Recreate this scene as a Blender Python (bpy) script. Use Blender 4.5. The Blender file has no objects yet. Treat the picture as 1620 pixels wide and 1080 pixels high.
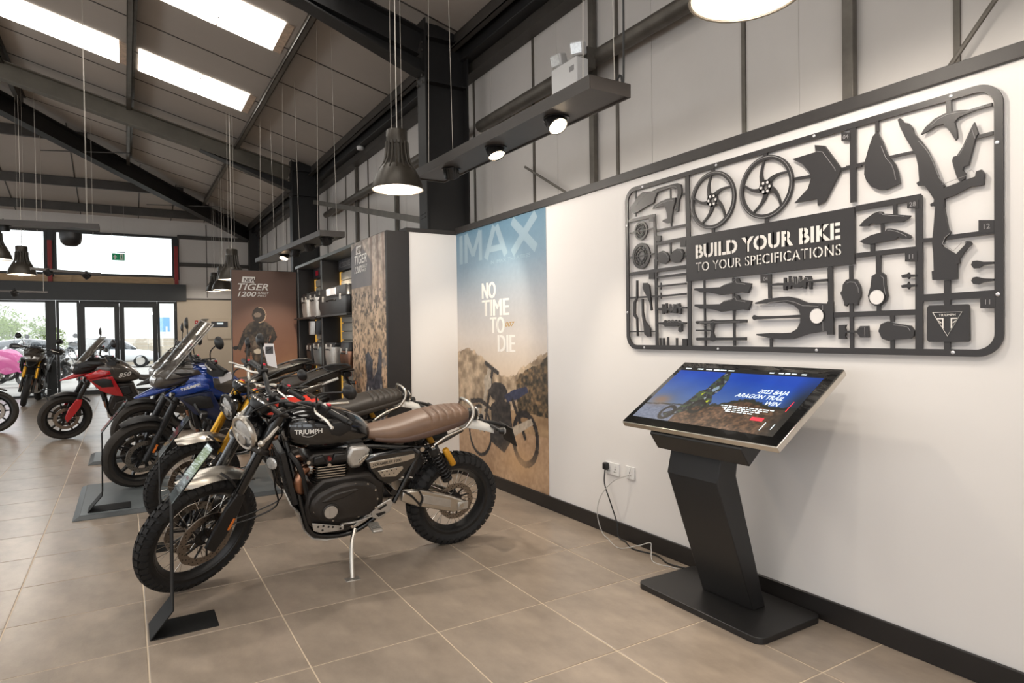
import bpy, bmesh, math, random
import numpy as np
from mathutils import Vector, Matrix
random.seed(11); np.random.seed(11)
scene = bpy.context.scene
C = scene.collection
R_ = math.radians
# ------------------------------------------------------------------ camera
CAMH = 1.4327
def set_camera():
    yaw, pitch, roll, f = 0.542955, -0.0143155, -0.0139275, 1013.17
    s, c = math.sin(yaw), math.cos(yaw)
    fw, rt, up = Vector((s, c, 0)), Vector((c, -s, 0)), Vector((0, 0, 1))
    D = fw*math.cos(pitch) + up*math.sin(pitch)
    U = -fw*math.sin(pitch) + up*math.cos(pitch)
    r2 = rt*math.cos(roll) + U*math.sin(roll)
    u2 = U*math.cos(roll) - rt*math.sin(roll)
    cam = bpy.data.cameras.new('camera'); o = bpy.data.objects.new('camera', cam); C.objects.link(o)
    m = Matrix((r2, u2, -D)).transposed().to_4x4(); m.translation = (0, 0, CAMH)
    o.matrix_world = m
    cam.lens = f*36/1620; cam.sensor_width = 36; cam.clip_start = .05; cam.clip_end = 400
    scene.camera = o
set_camera()
# ------------------------------------------------------------------ world, exposure
EXPOSURE = -0.1
SKY = 2.9
w = bpy.data.worlds.new('overcast sky'); scene.world = w; w.use_nodes = True
bg = w.node_tree.nodes['Background']; bg.inputs[0].default_value = (.93, .965, 1, 1); bg.inputs[1].default_value = SKY
scene.view_settings.view_transform = 'Standard'; scene.view_settings.look = 'None'
scene.view_settings.exposure = EXPOSURE; scene.view_settings.gamma = 1
scene.cycles.use_denoising = True
scene.cycles.max_bounces = 8; scene.cycles.transparent_max_bounces = 16
scene.cycles.sample_clamp_indirect = 6; scene.cycles.caustics_reflective = False; scene.cycles.caustics_refractive = False
ROOFLIGHT = 5.6      # daylight through the translucent roof sheets
PENDANT, SPOT = 52.0, 60.0
# ------------------------------------------------------------------ materials
MATS = {}
def lin(c):
    return tuple(((v/255)/12.92 if v/255 <= .04045 else ((v/255+.055)/1.055)**2.4) for v in c) + (1,)
def mat(name, rgb, rough=.5, metal=0., coat=0., noise=0., nscale=8., bump=0., bscale=40., emit=0., spec=None, alpha=1., rand=0., stretch=None):
    """principled material with procedural colour variation and fine relief; rgb in sRGB 0..255"""
    m = bpy.data.materials.new(name); m.use_nodes = True; MATS[name] = m
    nt = m.node_tree; b = nt.nodes['Principled BSDF']; col = lin(rgb)
    b.inputs['Base Color'].default_value = col; b.inputs['Roughness'].default_value = rough
    b.inputs['Metallic'].default_value = metal; b.inputs['Coat Weight'].default_value = coat; b.inputs['Coat Roughness'].default_value = .04
    if spec is not None: b.inputs['Specular IOR Level'].default_value = spec
    if noise or bump:
        tc = nt.nodes.new('ShaderNodeTexCoord'); vec = tc.outputs['Object']
        if stretch:
            mp = nt.nodes.new('ShaderNodeMapping'); mp.inputs['Scale'].default_value = stretch
            nt.links.new(vec, mp.inputs[0]); vec = mp.outputs[0]
    if noise:
        n = nt.nodes.new('ShaderNodeTexNoise'); n.inputs['Scale'].default_value = nscale; n.inputs['Detail'].default_value = 6; n.inputs['Roughness'].default_value = .62
        nt.links.new(vec, n.inputs['Vector'])
        cr = nt.nodes.new('ShaderNodeValToRGB'); e = cr.color_ramp.elements
        e[0].position = .28; e[1].position = .72
        e[0].color = tuple(max(0, v*(1-noise)) for v in col[:3]) + (1,); e[1].color = tuple(min(1, v*(1+noise)) for v in col[:3]) + (1,)
        nt.links.new(n.outputs[0], cr.inputs[0]); out = cr.outputs[0]
        if rand:
            oi = nt.nodes.new('ShaderNodeObjectInfo'); hs = nt.nodes.new('ShaderNodeHueSaturation')
            mr = nt.nodes.new('ShaderNodeMapRange'); mr.inputs[3].default_value = 1-rand; mr.inputs[4].default_value = 1+rand
            nt.links.new(oi.outputs['Random'], mr.inputs[0]); nt.links.new(mr.outputs[0], hs.inputs['Value']); nt.links.new(out, hs.inputs['Color']); out = hs.outputs[0]
        nt.links.new(out, b.inputs['Base Color'])
    if bump:
        n2 = nt.nodes.new('ShaderNodeTexNoise'); n2.inputs['Scale'].default_value = bscale; n2.inputs['Detail'].default_value = 4
        bp = nt.nodes.new('ShaderNodeBump'); bp.inputs['Strength'].default_value = bump; bp.inputs['Distance'].default_value = .01
        nt.links.new(vec, n2.inputs['Vector']); nt.links.new(n2.outputs[0], bp.inputs['Height']); nt.links.new(bp.outputs[0], b.inputs['Normal'])
    if emit:
        b.inputs['Emission Color'].default_value = col; b.inputs['Emission Strength'].default_value = emit
    if alpha < 1: b.inputs['Alpha'].default_value = alpha
    return m
def glass_mat(name, tint=(1, 1, 1), gloss=.12, rough=.02):
    m = bpy.data.materials.new(name); m.use_nodes = True; MATS[name] = m
    nt = m.node_tree; nt.nodes.clear()
    o = nt.nodes.new('ShaderNodeOutputMaterial'); mx = nt.nodes.new('ShaderNodeMixShader'); t = nt.nodes.new('ShaderNodeBsdfTransparent'); g = nt.nodes.new('ShaderNodeBsdfGlossy')
    t.inputs[0].default_value = tint + (1,); g.inputs['Roughness'].default_value = rough
    lw = nt.nodes.new('ShaderNodeLayerWeight'); lw.inputs[0].default_value = .35
    mm = nt.nodes.new('ShaderNodeMath'); mm.operation = 'MULTIPLY_ADD'; mm.inputs[1].default_value = .5; mm.inputs[2].default_value = gloss*.4
    nt.links.new(lw.outputs['Fresnel'], mm.inputs[0]); nt.links.new(mm.outputs[0], mx.inputs[0])
    nt.links.new(t.outputs[0], mx.inputs[1]); nt.links.new(g.outputs[0], mx.inputs[2]); nt.links.new(mx.outputs[0], o.inputs[0])
def print_mat(name, rough=.5, emit=0., coat=0.):
    """flat print: colours come from the mesh colour attribute 'print'"""
    m = bpy.data.materials.new(name); m.use_nodes = True; MATS[name] = m
    nt = m.node_tree; b = nt.nodes['Principled BSDF']; a = nt.nodes.new('ShaderNodeVertexColor'); a.layer_name = 'print'
    nt.links.new(a.outputs[0], b.inputs['Base Color']); b.inputs['Roughness'].default_value = rough; b.inputs['Coat Weight'].default_value = coat; b.inputs['Coat Roughness'].default_value = .03
    if emit:
        nt.links.new(a.outputs[0], b.inputs['Emission Color']); b.inputs['Emission Strength'].default_value = emit
        b.inputs['Base Color'].default_value = (0, 0, 0, 1); nt.links.remove(b.inputs['Base Color'].links[0])
mat('tile', (153, 139, 125), .29, noise=.24, nscale=3.0, bump=.05, bscale=60, rand=.05, stretch=(1.8, 1, 1))
mat('grout', (214, 197, 174), .8, noise=.05)
mat('wall_white', (225, 222, 220), .75, noise=.015, nscale=2)
mat('wall_cream', (206, 192, 172), .75, noise=.03, nscale=2)
mat('cladding', (206, 201, 196), .55, noise=.05, nscale=1.3)
mat('liner', (172, 163, 154), .6, noise=.06, nscale=.9)
mat('seam', (70, 66, 62), .5, noise=.05)
mat('steel_black', (30, 29, 29), .5, noise=.2, nscale=5)
mat('steel_galv', (104, 99, 92), .45, metal=.5, noise=.25, nscale=6)
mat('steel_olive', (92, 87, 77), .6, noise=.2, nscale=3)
mat('steel_dark', (62, 58, 54), .5, noise=.25, nscale=4)
mat('trim_black', (44, 41, 40), .5, noise=.15, nscale=9)
mat('base_black', (30, 27, 26), .4, noise=.12, nscale=9)
mat('red_post', (150, 38, 36), .5, noise=.1)
mat('timber', (190, 162, 128), .7, noise=.2, nscale=5, stretch=(1, 1, 6))
mat('frame_dark', (38, 40, 41), .45, noise=.1)
mat('black_board', (34, 31, 31), .5, noise=.12, nscale=5)
mat('kiosk_black', (30, 29, 29), .42, noise=.06, bump=.04, bscale=400)
mat('sign_black', (46, 44, 45), .42, noise=.06, nscale=5)
mat('stand_black', (24, 24, 24), .65, noise=.06, spec=.25)
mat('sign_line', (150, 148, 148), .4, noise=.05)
mat('white_print', (232, 228, 222), .5, noise=.02)
mat('screw', (210, 210, 214), .3, metal=.8, noise=.05)
mat('plastic_white', (226, 225, 224), .35, noise=.02)
mat('plastic_black', (24, 23, 23), .45, noise=.1, bump=.03, bscale=200)
mat('cable_grey', (178, 176, 172), .5, noise=.05)
mat('rubber', (27, 26, 26), .72, noise=.25, nscale=30, bump=.1, bscale=90)
mat('rubber_worn', (46, 41, 36), .75, noise=.25, nscale=30, bump=.1, bscale=90)
mat('chrome', (215, 212, 206), .14, metal=1, noise=.04)
mat('alu', (206, 200, 190), .3, metal=1, noise=.06, nscale=20)
mat('alu_cast', (198, 194, 188), .42, metal=.85, noise=.1, nscale=25)
mat('disc_steel', (150, 140, 130), .34, metal=1, noise=.1, nscale=30)
mat('gold', (196, 146, 48), .3, metal=.9, noise=.08)
mat('gold_yellow', (208, 150, 40), .4, metal=.3, noise=.08)
mat('copper', (164, 120, 96), .28, metal=1, noise=.3, nscale=9)
mat('gloss_black', (9, 9, 10), .16, coat=1, noise=.05)
mat('satin_black', (26, 25, 25), .38, noise=.15, nscale=12)
mat('engine_black', (54, 50, 47), .38, metal=.5, noise=.2, nscale=18, bump=.04, bscale=120)
mat('frame_black', (16, 16, 16), .25, coat=.5, noise=.1)
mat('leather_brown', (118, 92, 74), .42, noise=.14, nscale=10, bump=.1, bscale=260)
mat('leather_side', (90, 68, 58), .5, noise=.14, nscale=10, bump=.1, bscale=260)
mat('leather_black', (56, 50, 44), .5, noise=.14, nscale=10, bump=.1, bscale=260)
mat('paint_blue', (18, 58, 140), .22, metal=.25, coat=1, noise=.08)
mat('paint_navy', (20, 32, 66), .3, coat=.8, noise=.08)
mat('paint_red', (190, 24, 34), .22, coat=1, noise=.06)
mat('paint_scarlet', (224, 58, 40), .25, coat=1, noise=.05)
mat('paint_graphite', (84, 78, 72), .3, metal=.4, coat=.6, noise=.08)
mat('paint_white', (222, 220, 214), .3, coat=.7, noise=.03)
mat('paint_pink', (204, 96, 150), .5, noise=.1)
mat('lens_orange', (232, 120, 30), .2, coat=.8, noise=.1)
mat('lens_clear', (196, 196, 194), .12, metal=.35, coat=1, noise=.25, nscale=60)
mat('lens_red', (120, 14, 18), .2, coat=1, noise=.1)
mat('red_plastic', (214, 30, 56), .35, noise=.05)
mat('mirror', (200, 196, 190), .04, metal=1, noise=.01)
mat('plinth_grey', (104, 110, 112), .4, noise=.06)
mat('plinth_edge', (60, 64, 66), .4, noise=.06)
mat('card_white', (224, 222, 224), .5, noise=.02)
mat('slat_grey', (208, 203, 192), .3, metal=.2, noise=.08, stretch=(1, .2, 4))
mat('header_grey', (62, 62, 66), .45, noise=.08)
mat('lamp_shade', (62, 57, 50), .38, metal=.4, noise=.1)
mat('lamp_inside', (236, 228, 214), .5, noise=.02)
mat('bar_brown', (58, 53, 50), .5, noise=.1)
mat('wire', (196, 190, 180), .4, metal=.5, noise=.02)
mat('foliage', (112, 132, 60), .7, noise=.3, nscale=3)
mat('bark', (96, 80, 62), .8, noise=.3)
mat('asphalt', (176, 172, 166), .9, noise=.12, nscale=4)
mat('far_wall', (224, 224, 222), .8, noise=.04)
mat('far_blue', (120, 170, 216), .6, noise=.1)
mat('pallet_wall', (190, 178, 160), .8, noise=.15, nscale=3)
mat('car_white', (220, 222, 224), .25, coat=1, noise=.02)
mat('car_glass', (40, 46, 52), .1, coat=1, noise=.05)
mat('exit_green', (12, 128, 84), .5, noise=.03, emit=.35)
mat('bulb', (255, 240, 220), .4, noise=.01, emit=16)
mat('spot_bulb', (255, 232, 200), .4, noise=.01, emit=22)
mat('led_amber', (214, 164, 70), .5, noise=.03, emit=.8)
mat('rooflight', (255, 250, 242), .6, noise=.03, nscale=2, emit=ROOFLIGHT)
mat('fibre_edge', (204, 180, 158), .6, noise=.25, nscale=20)
glass_mat('glass', (.97, .985, .98), .1)
glass_mat('screen_smoke', (.80, .78, .74), .5, .05)
glass_mat('screen_clear', (.94, .94, .93), .35, .04)
glass_mat('acrylic', (.95, .96, .96), .1, .03)
print_mat('poster_print', .45)
print_mat('display_print', .3, emit=.95)
# ------------------------------------------------------------------ mesh helpers
class MB:
    def __init__(s, M=None): s.v = []; s.f = []; s.M = M; s.p = []
    def add(s, vs, fs, M=None):
        k = len(s.v); T = None; s.p.append((k, len(s.f)))
        if s.M is not None and M is not None: T = s.M @ M
        else: T = M if M is not None else s.M
        s.v += [tuple(T @ Vector(v)) for v in vs] if T is not None else [tuple(v) for v in vs]
        s.f += [[k+i for i in f] for f in fs]
        return s
    def box(s, c, d, M=None):
        x, y, z = d[0]/2, d[1]/2, d[2]/2; a, b, e = c
        vs = [(a+i*x, b+j*y, e+k*z) for k in (-1, 1) for j in (-1, 1) for i in (-1, 1)]
        return s.add(vs, [(0, 2, 3, 1), (4, 5, 7, 6), (0, 1, 5, 4), (2, 6, 7, 3), (0, 4, 6, 2), (1, 3, 7, 5)], M)
    def span(s, lo, hi, M=None):
        return s.box([(a+b)/2 for a, b in zip(lo, hi)], [b-a for a, b in zip(lo, hi)], M)
    def bar(s, a, b, w, h, up=(0, 0, 1)):
        a, b = Vector(a), Vector(b); d = (b-a).normalized(); u = Vector(up)
        sd = d.cross(u)
        if sd.length < 1e-5: sd = d.cross(Vector((1, 0, 0)))
        sd.normalize(); u = sd.cross(d)
        vs = [p+sd*i*w/2+u*j*h/2 for p in (a, b) for i, j in ((-1, -1), (1, -1), (1, 1), (-1, 1))]
        return s.add(vs, [(3, 2, 1, 0), (4, 5, 6, 7), (0, 1, 5, 4), (1, 2, 6, 5), (2, 3, 7, 6), (3, 0, 4, 7)])
    def tube(s, path, r, n=8, closed=False, cap=True):
        P = [Vector(p) for p in path]; m = len(P); rs = r if isinstance(r, (list, tuple)) else [r]*m
        ts = []
        for i in range(m):
            a = P[(i-1) % m] if (closed or i) else P[i]; b = P[(i+1) % m] if (closed or i < m-1) else P[i]
            ts.append((b-a).normalized())
        u = ts[0].orthogonal().normalized(); vs = []
        for i in range(m):
            u = (u - ts[i]*u.dot(ts[i]))
            u = u.normalized() if u.length > 1e-6 else ts[i].orthogonal().normalized()
            v = ts[i].cross(u)
            vs += [P[i] + (u*math.cos(2*math.pi*k/n) + v*math.sin(2*math.pi*k/n))*rs[i] for k in range(n)]
        fs = []
        for i in range(m if closed else m-1):
            j = (i+1) % m
            fs += [(i*n+k, i*n+(k+1) % n, j*n+(k+1) % n, j*n+k) for k in range(n)]
        if cap and not closed: fs += [list(range(n))[::-1], [(m-1)*n+k for k in range(n)]]
        return s.add(vs, fs)
    def cyl(s, a, b, r, r2=None, n=16): return s.tube([a, b], [r, r if r2 is None else r2], n)
    def curve(s, pts, r, n=8, seg=6):
        return s.tube(smooth_path(pts, seg), r, n)
    def lathe(s, prof, o=(0, 0, 0), axis=(0, 0, 1), n=24, closed=False):
        """prof: list of (radius, height along axis)"""
        ax = Vector(axis).normalized(); u = ax.orthogonal().normalized(); v = ax.cross(u); o = Vector(o); m = len(prof)
        vs = [o + ax*h + (u*math.cos(2*math.pi*k/n)+v*math.sin(2*math.pi*k/n))*r for r, h in prof for k in range(n)]
        fs = []
        for i in range(m if closed else m-1):
            j = (i+1) % m
            fs += [(i*n+k, i*n+(k+1) % n, j*n+(k+1) % n, j*n+k) for k in range(n)]
        if not closed:
            if prof[0][0] > 1e-4: fs.append(list(range(n))[::-1])
            if prof[-1][0] > 1e-4: fs.append([(m-1)*n+k for k in range(n)])
        return s.add(vs, fs)
    def prism(s, pts, d0, d1, plane='xz', taper=1.):
        """polygon in a plane, extruded along the third axis from d0 to d1; taper shrinks the d1 end"""
        cx = sum(p[0] for p in pts)/len(pts); cy = sum(p[1] for p in pts)/len(pts); n = len(pts)
        def V(p, d):
            return {'xz': (p[0], d, p[1]), 'yz': (d, p[0], p[1]), 'xy': (p[0], p[1], d)}[plane]
        vs = [V(p, d0) for p in pts] + [V((cx+(p[0]-cx)*taper, cy+(p[1]-cy)*taper), d1) for p in pts]
        return s.add(vs, [list(range(n)), [n+i for i in range(n)][::-1]] + [(i, i+n, (i+1) % n+n, (i+1) % n) for i in range(n)])
    def loft(s, secs, cap=True, ring=True):
        n = len(secs[0]); vs = [p for q in secs for p in q]; fs = []
        for i in range(len(secs)-1):
            fs += [(i*n+k, i*n+(k+1) % n, (i+1)*n+(k+1) % n, (i+1)*n+k) for k in range(n if ring else n-1)]
        if cap and ring: fs += [list(range(n))[::-1], [(len(secs)-1)*n+k for k in range(n)]]
        return s.add(vs, fs)
    def ball(s, c, r, n=12, sc=(1, 1, 1)):
        vs = []; fs = []; m = n//2
        for i in range(m+1):
            a = math.pi*i/m
            vs += [(c[0]+r*sc[0]*math.sin(a)*math.cos(2*math.pi*k/n), c[1]+r*sc[1]*math.sin(a)*math.sin(2*math.pi*k/n), c[2]+r*sc[2]*math.cos(a)) for k in range(n)]
        for i in range(m): fs += [(i*n+k, (i+1)*n+k, (i+1)*n+(k+1) % n, i*n+(k+1) % n) for k in range(n)]
        return s.add(vs, fs)
    def build_each(s, name, m, parent=None, **k):
        """every primitive becomes an object of its own"""
        ends = s.p[1:]+[(len(s.v), len(s.f))]
        for (v0, f0), (v1, f1) in zip(s.p, ends):
            q = MB(); q.v = s.v[v0:v1]; q.f = [[i-v0 for i in f] for f in s.f[f0:f1]]; q.build(name, m, parent, **k)
    def build(s, name, m, parent=None, smooth=38, bevel=0., label=None, fixn=True):
        me = bpy.data.meshes.new(name); me.from_pydata(s.v, [], s.f)
        if fixn:
            bm = bmesh.new(); bm.from_mesh(me); bmesh.ops.remove_doubles(bm, verts=bm.verts, dist=1e-6)
            bmesh.ops.dissolve_degenerate(bm, dist=1e-6, edges=bm.edges)
            bmesh.ops.recalc_face_normals(bm, faces=bm.faces); bm.to_mesh(me); bm.free()
        if smooth:
            me.polygons.foreach_set('use_smooth', [True]*len(me.polygons)); me.set_sharp_from_angle(angle=R_(smooth))
        me.materials.append(MATS[m]); me.update()
        o = bpy.data.objects.new(name, me); C.objects.link(o); o.parent = parent
        if bevel:
            b = o.modifiers.new('edge', 'BEVEL'); b.width = bevel; b.segments = 2; b.limit_method = 'ANGLE'; b.angle_limit = R_(40)
        if label: o['label'] = label
        return o
def smooth_path(pts, seg=6):
    P = [Vector(p) for p in pts]; out = []
    for i in range(len(P)-1):
        p0 = P[i-1] if i else P[i]*2-P[i+1]; p1 = P[i]; p2 = P[i+1]; p3 = P[i+2] if i+2 < len(P) else P[i+1]*2-P[i]
        for k in range(seg):
            t = k/seg
            out.append(.5*((2*p1)+(p2-p0)*t+(2*p0-5*p1+4*p2-p3)*t*t+(3*p1-p0-3*p2+p3)*t**3))
    out.append(P[-1]); return out
def tag(o, label=None, cat=None, group=None, kind=None):
    if label: o['label'] = label
    if cat: o['category'] = cat
    if group: o['group'] = group
    if kind: o['kind'] = kind
    return o
def empty(name, loc, rz=0., lean=0.):
    o = bpy.data.objects.new(name, None); C.objects.link(o); o.location = loc; o.rotation_euler = (-lean, 0, rz); o.empty_display_size = .1
    return o
def struct(o): o['kind'] = 'structure'; return o
def text_obj(body, size, name, m, parent, M, sx=1., shear=0., bold=0., align='LEFT', proj=None, extrude=.001, spacing=1., fit=None):
    """lettering turned into a thin mesh; M places its local XY plane"""
    cu = bpy.data.curves.new('t', 'FONT'); cu.body = body; cu.size = size; cu.shear = shear; cu.offset = bold; cu.align_x = align; cu.extrude = extrude; cu.resolution_u = 3; cu.space_character = spacing
    to = bpy.data.objects.new('t', cu); C.objects.link(to)
    dg = bpy.context.evaluated_depsgraph_get(); me = bpy.data.meshes.new_from_object(to.evaluated_get(dg))
    bpy.data.objects.remove(to); bpy.data.curves.remove(cu)
    if fit:
        xs = [v.co.x for v in me.vertices]; ys = [v.co.y for v in me.vertices]; x0, y0 = min(xs), min(ys); kx, ky = fit[0]/(max(xs)-x0), fit[1]/(max(ys)-y0)
        for v in me.vertices: v.co.x = (v.co.x-x0)*kx; v.co.y = (v.co.y-y0)*ky
        sx = 1.
    for v in me.vertices:
        p = Vector((v.co.x*sx, v.co.y, v.co.z)); v.co = (proj(p) if proj else M @ p)
    me.name = name; me.materials.clear(); me.materials.append(MATS[m])
    o = bpy.data.objects.new(name, me); C.objects.link(o); o.parent = parent
    return o
def plane_M(o, ux, uy):
    ux, uy = Vector(ux).normalized(), Vector(uy).normalized()
    m = Matrix((ux, uy, ux.cross(uy))).transposed().to_4x4(); m.translation = o; return m
def print_panel(name, m, parent, o, ux, uy, w, h, nx, ny, fn):
    """flat printed sheet: a grid whose vertex colours are computed by fn(u, v) -> sRGB array, u right, v up in metres"""
    o, ux, uy = Vector(o), Vector(ux).normalized(), Vector(uy).normalized()
    us = np.linspace(0, w, nx+1); vs = np.linspace(0, h, ny+1); U, V = np.meshgrid(us, vs)
    col = np.clip(fn(U, V), 0, 255)/255.
    col = np.where(col <= .04045, col/12.92, ((col+.055)/1.055)**2.4)
    P = np.array(o)[None, None]+U[..., None]*np.array(ux)+V[..., None]*np.array(uy)
    idx = np.arange((nx+1)*(ny+1)).reshape(ny+1, nx+1)
    F = np.stack([idx[:-1, :-1], idx[:-1, 1:], idx[1:, 1:], idx[1:, :-1]], -1).reshape(-1, 4)
    me = bpy.data.meshes.new(name); me.from_pydata(P.reshape(-1, 3).tolist(), [], F.tolist())
    a = me.color_attributes.new('print', 'FLOAT_COLOR', 'POINT')
    a.data.foreach_set('color', np.concatenate([col.reshape(-1, 3), np.ones((col.size//3, 1))], 1).astype(np.float32).ravel())
    me.materials.append(MATS[m]); ob = bpy.data.objects.new(name, me); C.objects.link(ob); ob.parent = parent
    return ob
def vnoise(U, V, sc, seed=0, octv=4):
    """value noise on arrays"""
    rs = np.random.RandomState(seed); T = rs.rand(256, 256); out = np.zeros_like(U); amp = .5; s = sc
    for k in range(octv):
        x, y = U*s, V*s; xi, yi = np.floor(x).astype(int), np.floor(y).astype(int); fx, fy = x-xi, y-yi
        fx = fx*fx*(3-2*fx); fy = fy*fy*(3-2*fy)
        g = lambda a, b: T[(xi+a+17*k) % 256, (yi+b+31*k) % 256]
        out += amp*((g(0, 0)*(1-fx)+g(1, 0)*fx)*(1-fy)+(g(0, 1)*(1-fx)+g(1, 1)*fx)*fy); amp *= .5; s *= 2.1
    return out
def inpoly(U, V, pts):
    r = np.zeros(U.shape, bool); n = len(pts)
    for i in range(n):
        (x1, y1), (x2, y2) = pts[i], pts[(i+1) % n]
        c = ((y1 > V) != (y2 > V)) & (U < (x2-x1)*(V-y1)/((y2-y1) or 1e-9)+x1); r ^= c
    return r
def lerp(a, b, t): return np.array(a, float)*(1-t[..., None])+np.array(b, float)*t[..., None]
def copy_tree(o, parent=None):
    c = o.copy(); C.objects.link(c); c.parent = parent
    for ch in o.children: copy_tree(ch, c)
    return c
# ================================================================== THE ROOM
W = 2.9155            # face of the white lining wall
XC = 3.35             # face of the cladding above it
YG = 19.4             # entrance wall
ML, Z0 = .26, 4.55
def zr(x): return Z0+ML*(3.1-x)
HK = 6.8/6.1; MH = ML/HK
def zh(y): return Z0+MH*(YG-y)
def hipy(x): return YG-(3.1-x)*HK
# floor slab (grout colour shows in the joints) and its tiles
fl = struct(MB().span((-9.6, -6, -.12), (3.4, YG+.1, -.0025)).build('floor', 'grout'))
TX0, TY0, T = .0595, 3.409, .6
def seen(x, y):
    s, c = math.sin(.542955), math.cos(.542955); d = x*s+y*c; u = x*c-y*s
    if d < .8: return None
    if abs(u)*1013/d > 850 or CAMH*1013/d > 600 or x > W+.3: return None
    return d
g = .0032; near = []; rest = []
for i in range(-17, 6):
    for j in range(-16, 28):
        x0, y0 = TX0+i*T, TY0+j*T; x1, y1 = min(x0+T, 3.36), min(y0+T, YG)
        if x1-x0 < .05 or y1-y0 < .05: continue
        ds = [seen(x, y) for x in (x0, x1) for y in (y0, y1)]; ds = [d for d in ds if d]
        (near if ds else rest).append((min(ds) if ds else 99, x0, y0, x1, y1))
near.sort(); rest += near[280:]; near = near[:280]; tile_mesh = {}
def tile_geo(m, x0, y0, x1, y1):
    b = .0025
    for k, (e, z) in enumerate(((0, -.012), (0, -.0012), (b, 0))): m.v += [(x0+g+e, y0+g+e, z), (x1-g-e, y0+g+e, z), (x1-g-e, y1-g-e, z), (x0+g+e, y1-g-e, z)]
    q = len(m.v)-12
    m.f += [[q+8, q+9, q+10, q+11]] + [[q+4*r+i, q+4*r+(i+1) % 4, q+4*r+4+(i+1) % 4, q+4*r+4+i] for r in (0, 1) for i in range(4)]
for d, x0, y0, x1, y1 in near:
    key = (round(x1-x0, 3), round(y1-y0, 3))
    if key not in tile_mesh:
        m = MB(); tile_geo(m, 0, 0, x1-x0, y1-y0); o = m.build('tile', 'tile', fl, smooth=0, fixn=False); tile_mesh[key] = o.data
    else:
        o = bpy.data.objects.new('tile', tile_mesh[key]); C.objects.link(o); o.parent = fl
    o.location = (x0, y0, 0)
m = MB()
for d, x0, y0, x1, y1 in rest: tile_geo(m, x0, y0, x1, y1)
o = m.build('distant_tiles', 'tile', fl, smooth=0, fixn=False); o['kind'] = 'stuff'
# white lining wall, cap, skirting
wr = struct(MB().span((W, -6, 0), (W+.08, 5.9, 2.44)).build('wall_right', 'wall_white'))
struct(MB().span((W-.022, -6, 2.437), (W+.12, 5.9, 2.497)).build('trim_1', 'trim_black', bevel=.002))
struct(MB().span((W-.018, -6, 0), (W-.0005, 5.9, .108)).build('baseboard_right', 'base_black', bevel=.003))
# white boxed-in pier round the steel column
struct(MB().span((2.385, 5.902, 0), (W+.08, 6.36, 2.43)).build('wall_pier', 'wall_white'))
struct(MB().span((2.36, 5.885, 2.432), (2.892, 6.38, 2.47)).build('trim_2', 'trim_black', bevel=.002))
struct(MB().span((2.386, 5.882, 0), (2.896, 5.9015, .108)).build('baseboard_pier', 'base_black', bevel=.003))
# cladding above: backing sheet, composite panels 1.2 m wide with dark joints
cl = struct(MB().span((XC+.03, -6, 0), (XC+.1, YG+.1, 4.6)).build('wall_cladding', 'seam'))
y = 1.49-1.2*6; k = 0
while y < YG:
    a, b = max(y+.012, -6), min(y+1.2-.012, YG)
    MB().span((XC, a, .02), (XC+.029, b, 4.52)).build('cladding_panel', 'cladding', cl, smooth=0, bevel=.003)
    MB().span((XC-.012, y-.014, .02), (XC+.001, y+.014, 4.5)).build('joint_cover', 'steel_galv', cl, smooth=0)
    MB().span((XC-.004, y+.82, .02), (XC-.0005, y+.832, 4.5)).build('joint_line', 'cladding', cl, smooth=0)
    y += 1.2
def ibeam(name, a, b, d, w, m, up, parent=None, t=.016, tw=.01):
    """rolled steel I section between two points; up = direction across the web"""
    a, b, u = Vector(a), Vector(b), Vector(up).normalized(); mb = MB()
    for s in (1, -1): mb.bar(a+u*s*(d/2-t/2), b+u*s*(d/2-t/2), w, t, u)
    mb.bar(a, b, tw, d-2*t, u)
    return struct(mb.build(name, m, parent, smooth=0))
for k, yc in enumerate((.1, 6.1, 12.15)):
    c = ibeam('steel_column', (2.885, yc, 0), (2.885, yc, 4.62), .49, .2, 'steel_black', (1, 0, 0))
    m = MB()
    for z in (4.0, 4.45): m.box((2.885, yc, z), (.45, .19, .014))
    for z in (2.62, 2.66): m.box((2.64, yc, z), (.012, .12, .012))
    m.build_each('stiffener', 'steel_black', c, smooth=0)
    m = MB()
    for z in (3.98, 4.05, 4.3, 4.38):
        for s in (-.06, .06): m.cyl((2.63, yc+s, z), (2.618, yc+s, z), .014, n=6)
    m.build_each('bolt', 'steel_dark', c, smooth=0)
    # rafter with haunch
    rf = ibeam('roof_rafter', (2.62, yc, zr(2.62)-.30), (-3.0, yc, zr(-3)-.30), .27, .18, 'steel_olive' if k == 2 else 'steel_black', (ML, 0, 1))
    pts = [(2.64, zr(2.64)-.43), (1.15, zr(1.15)-.435), (2.64, zr(2.64)-.60)]
    m = MB(); m.prism(pts, yc-.006, yc+.006, 'xz'); m.bar((2.64, yc, pts[2][1]), (1.15, yc, pts[1][1]-.004), .18, .016, (ML, 0, 1))
    m.build('haunch', 'steel_black', rf, smooth=0)
struct(MB().span((3.0, YG-.35, 0), (3.25, YG-.1, 4.5)).build('steel_column', 'steel_black'))
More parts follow.
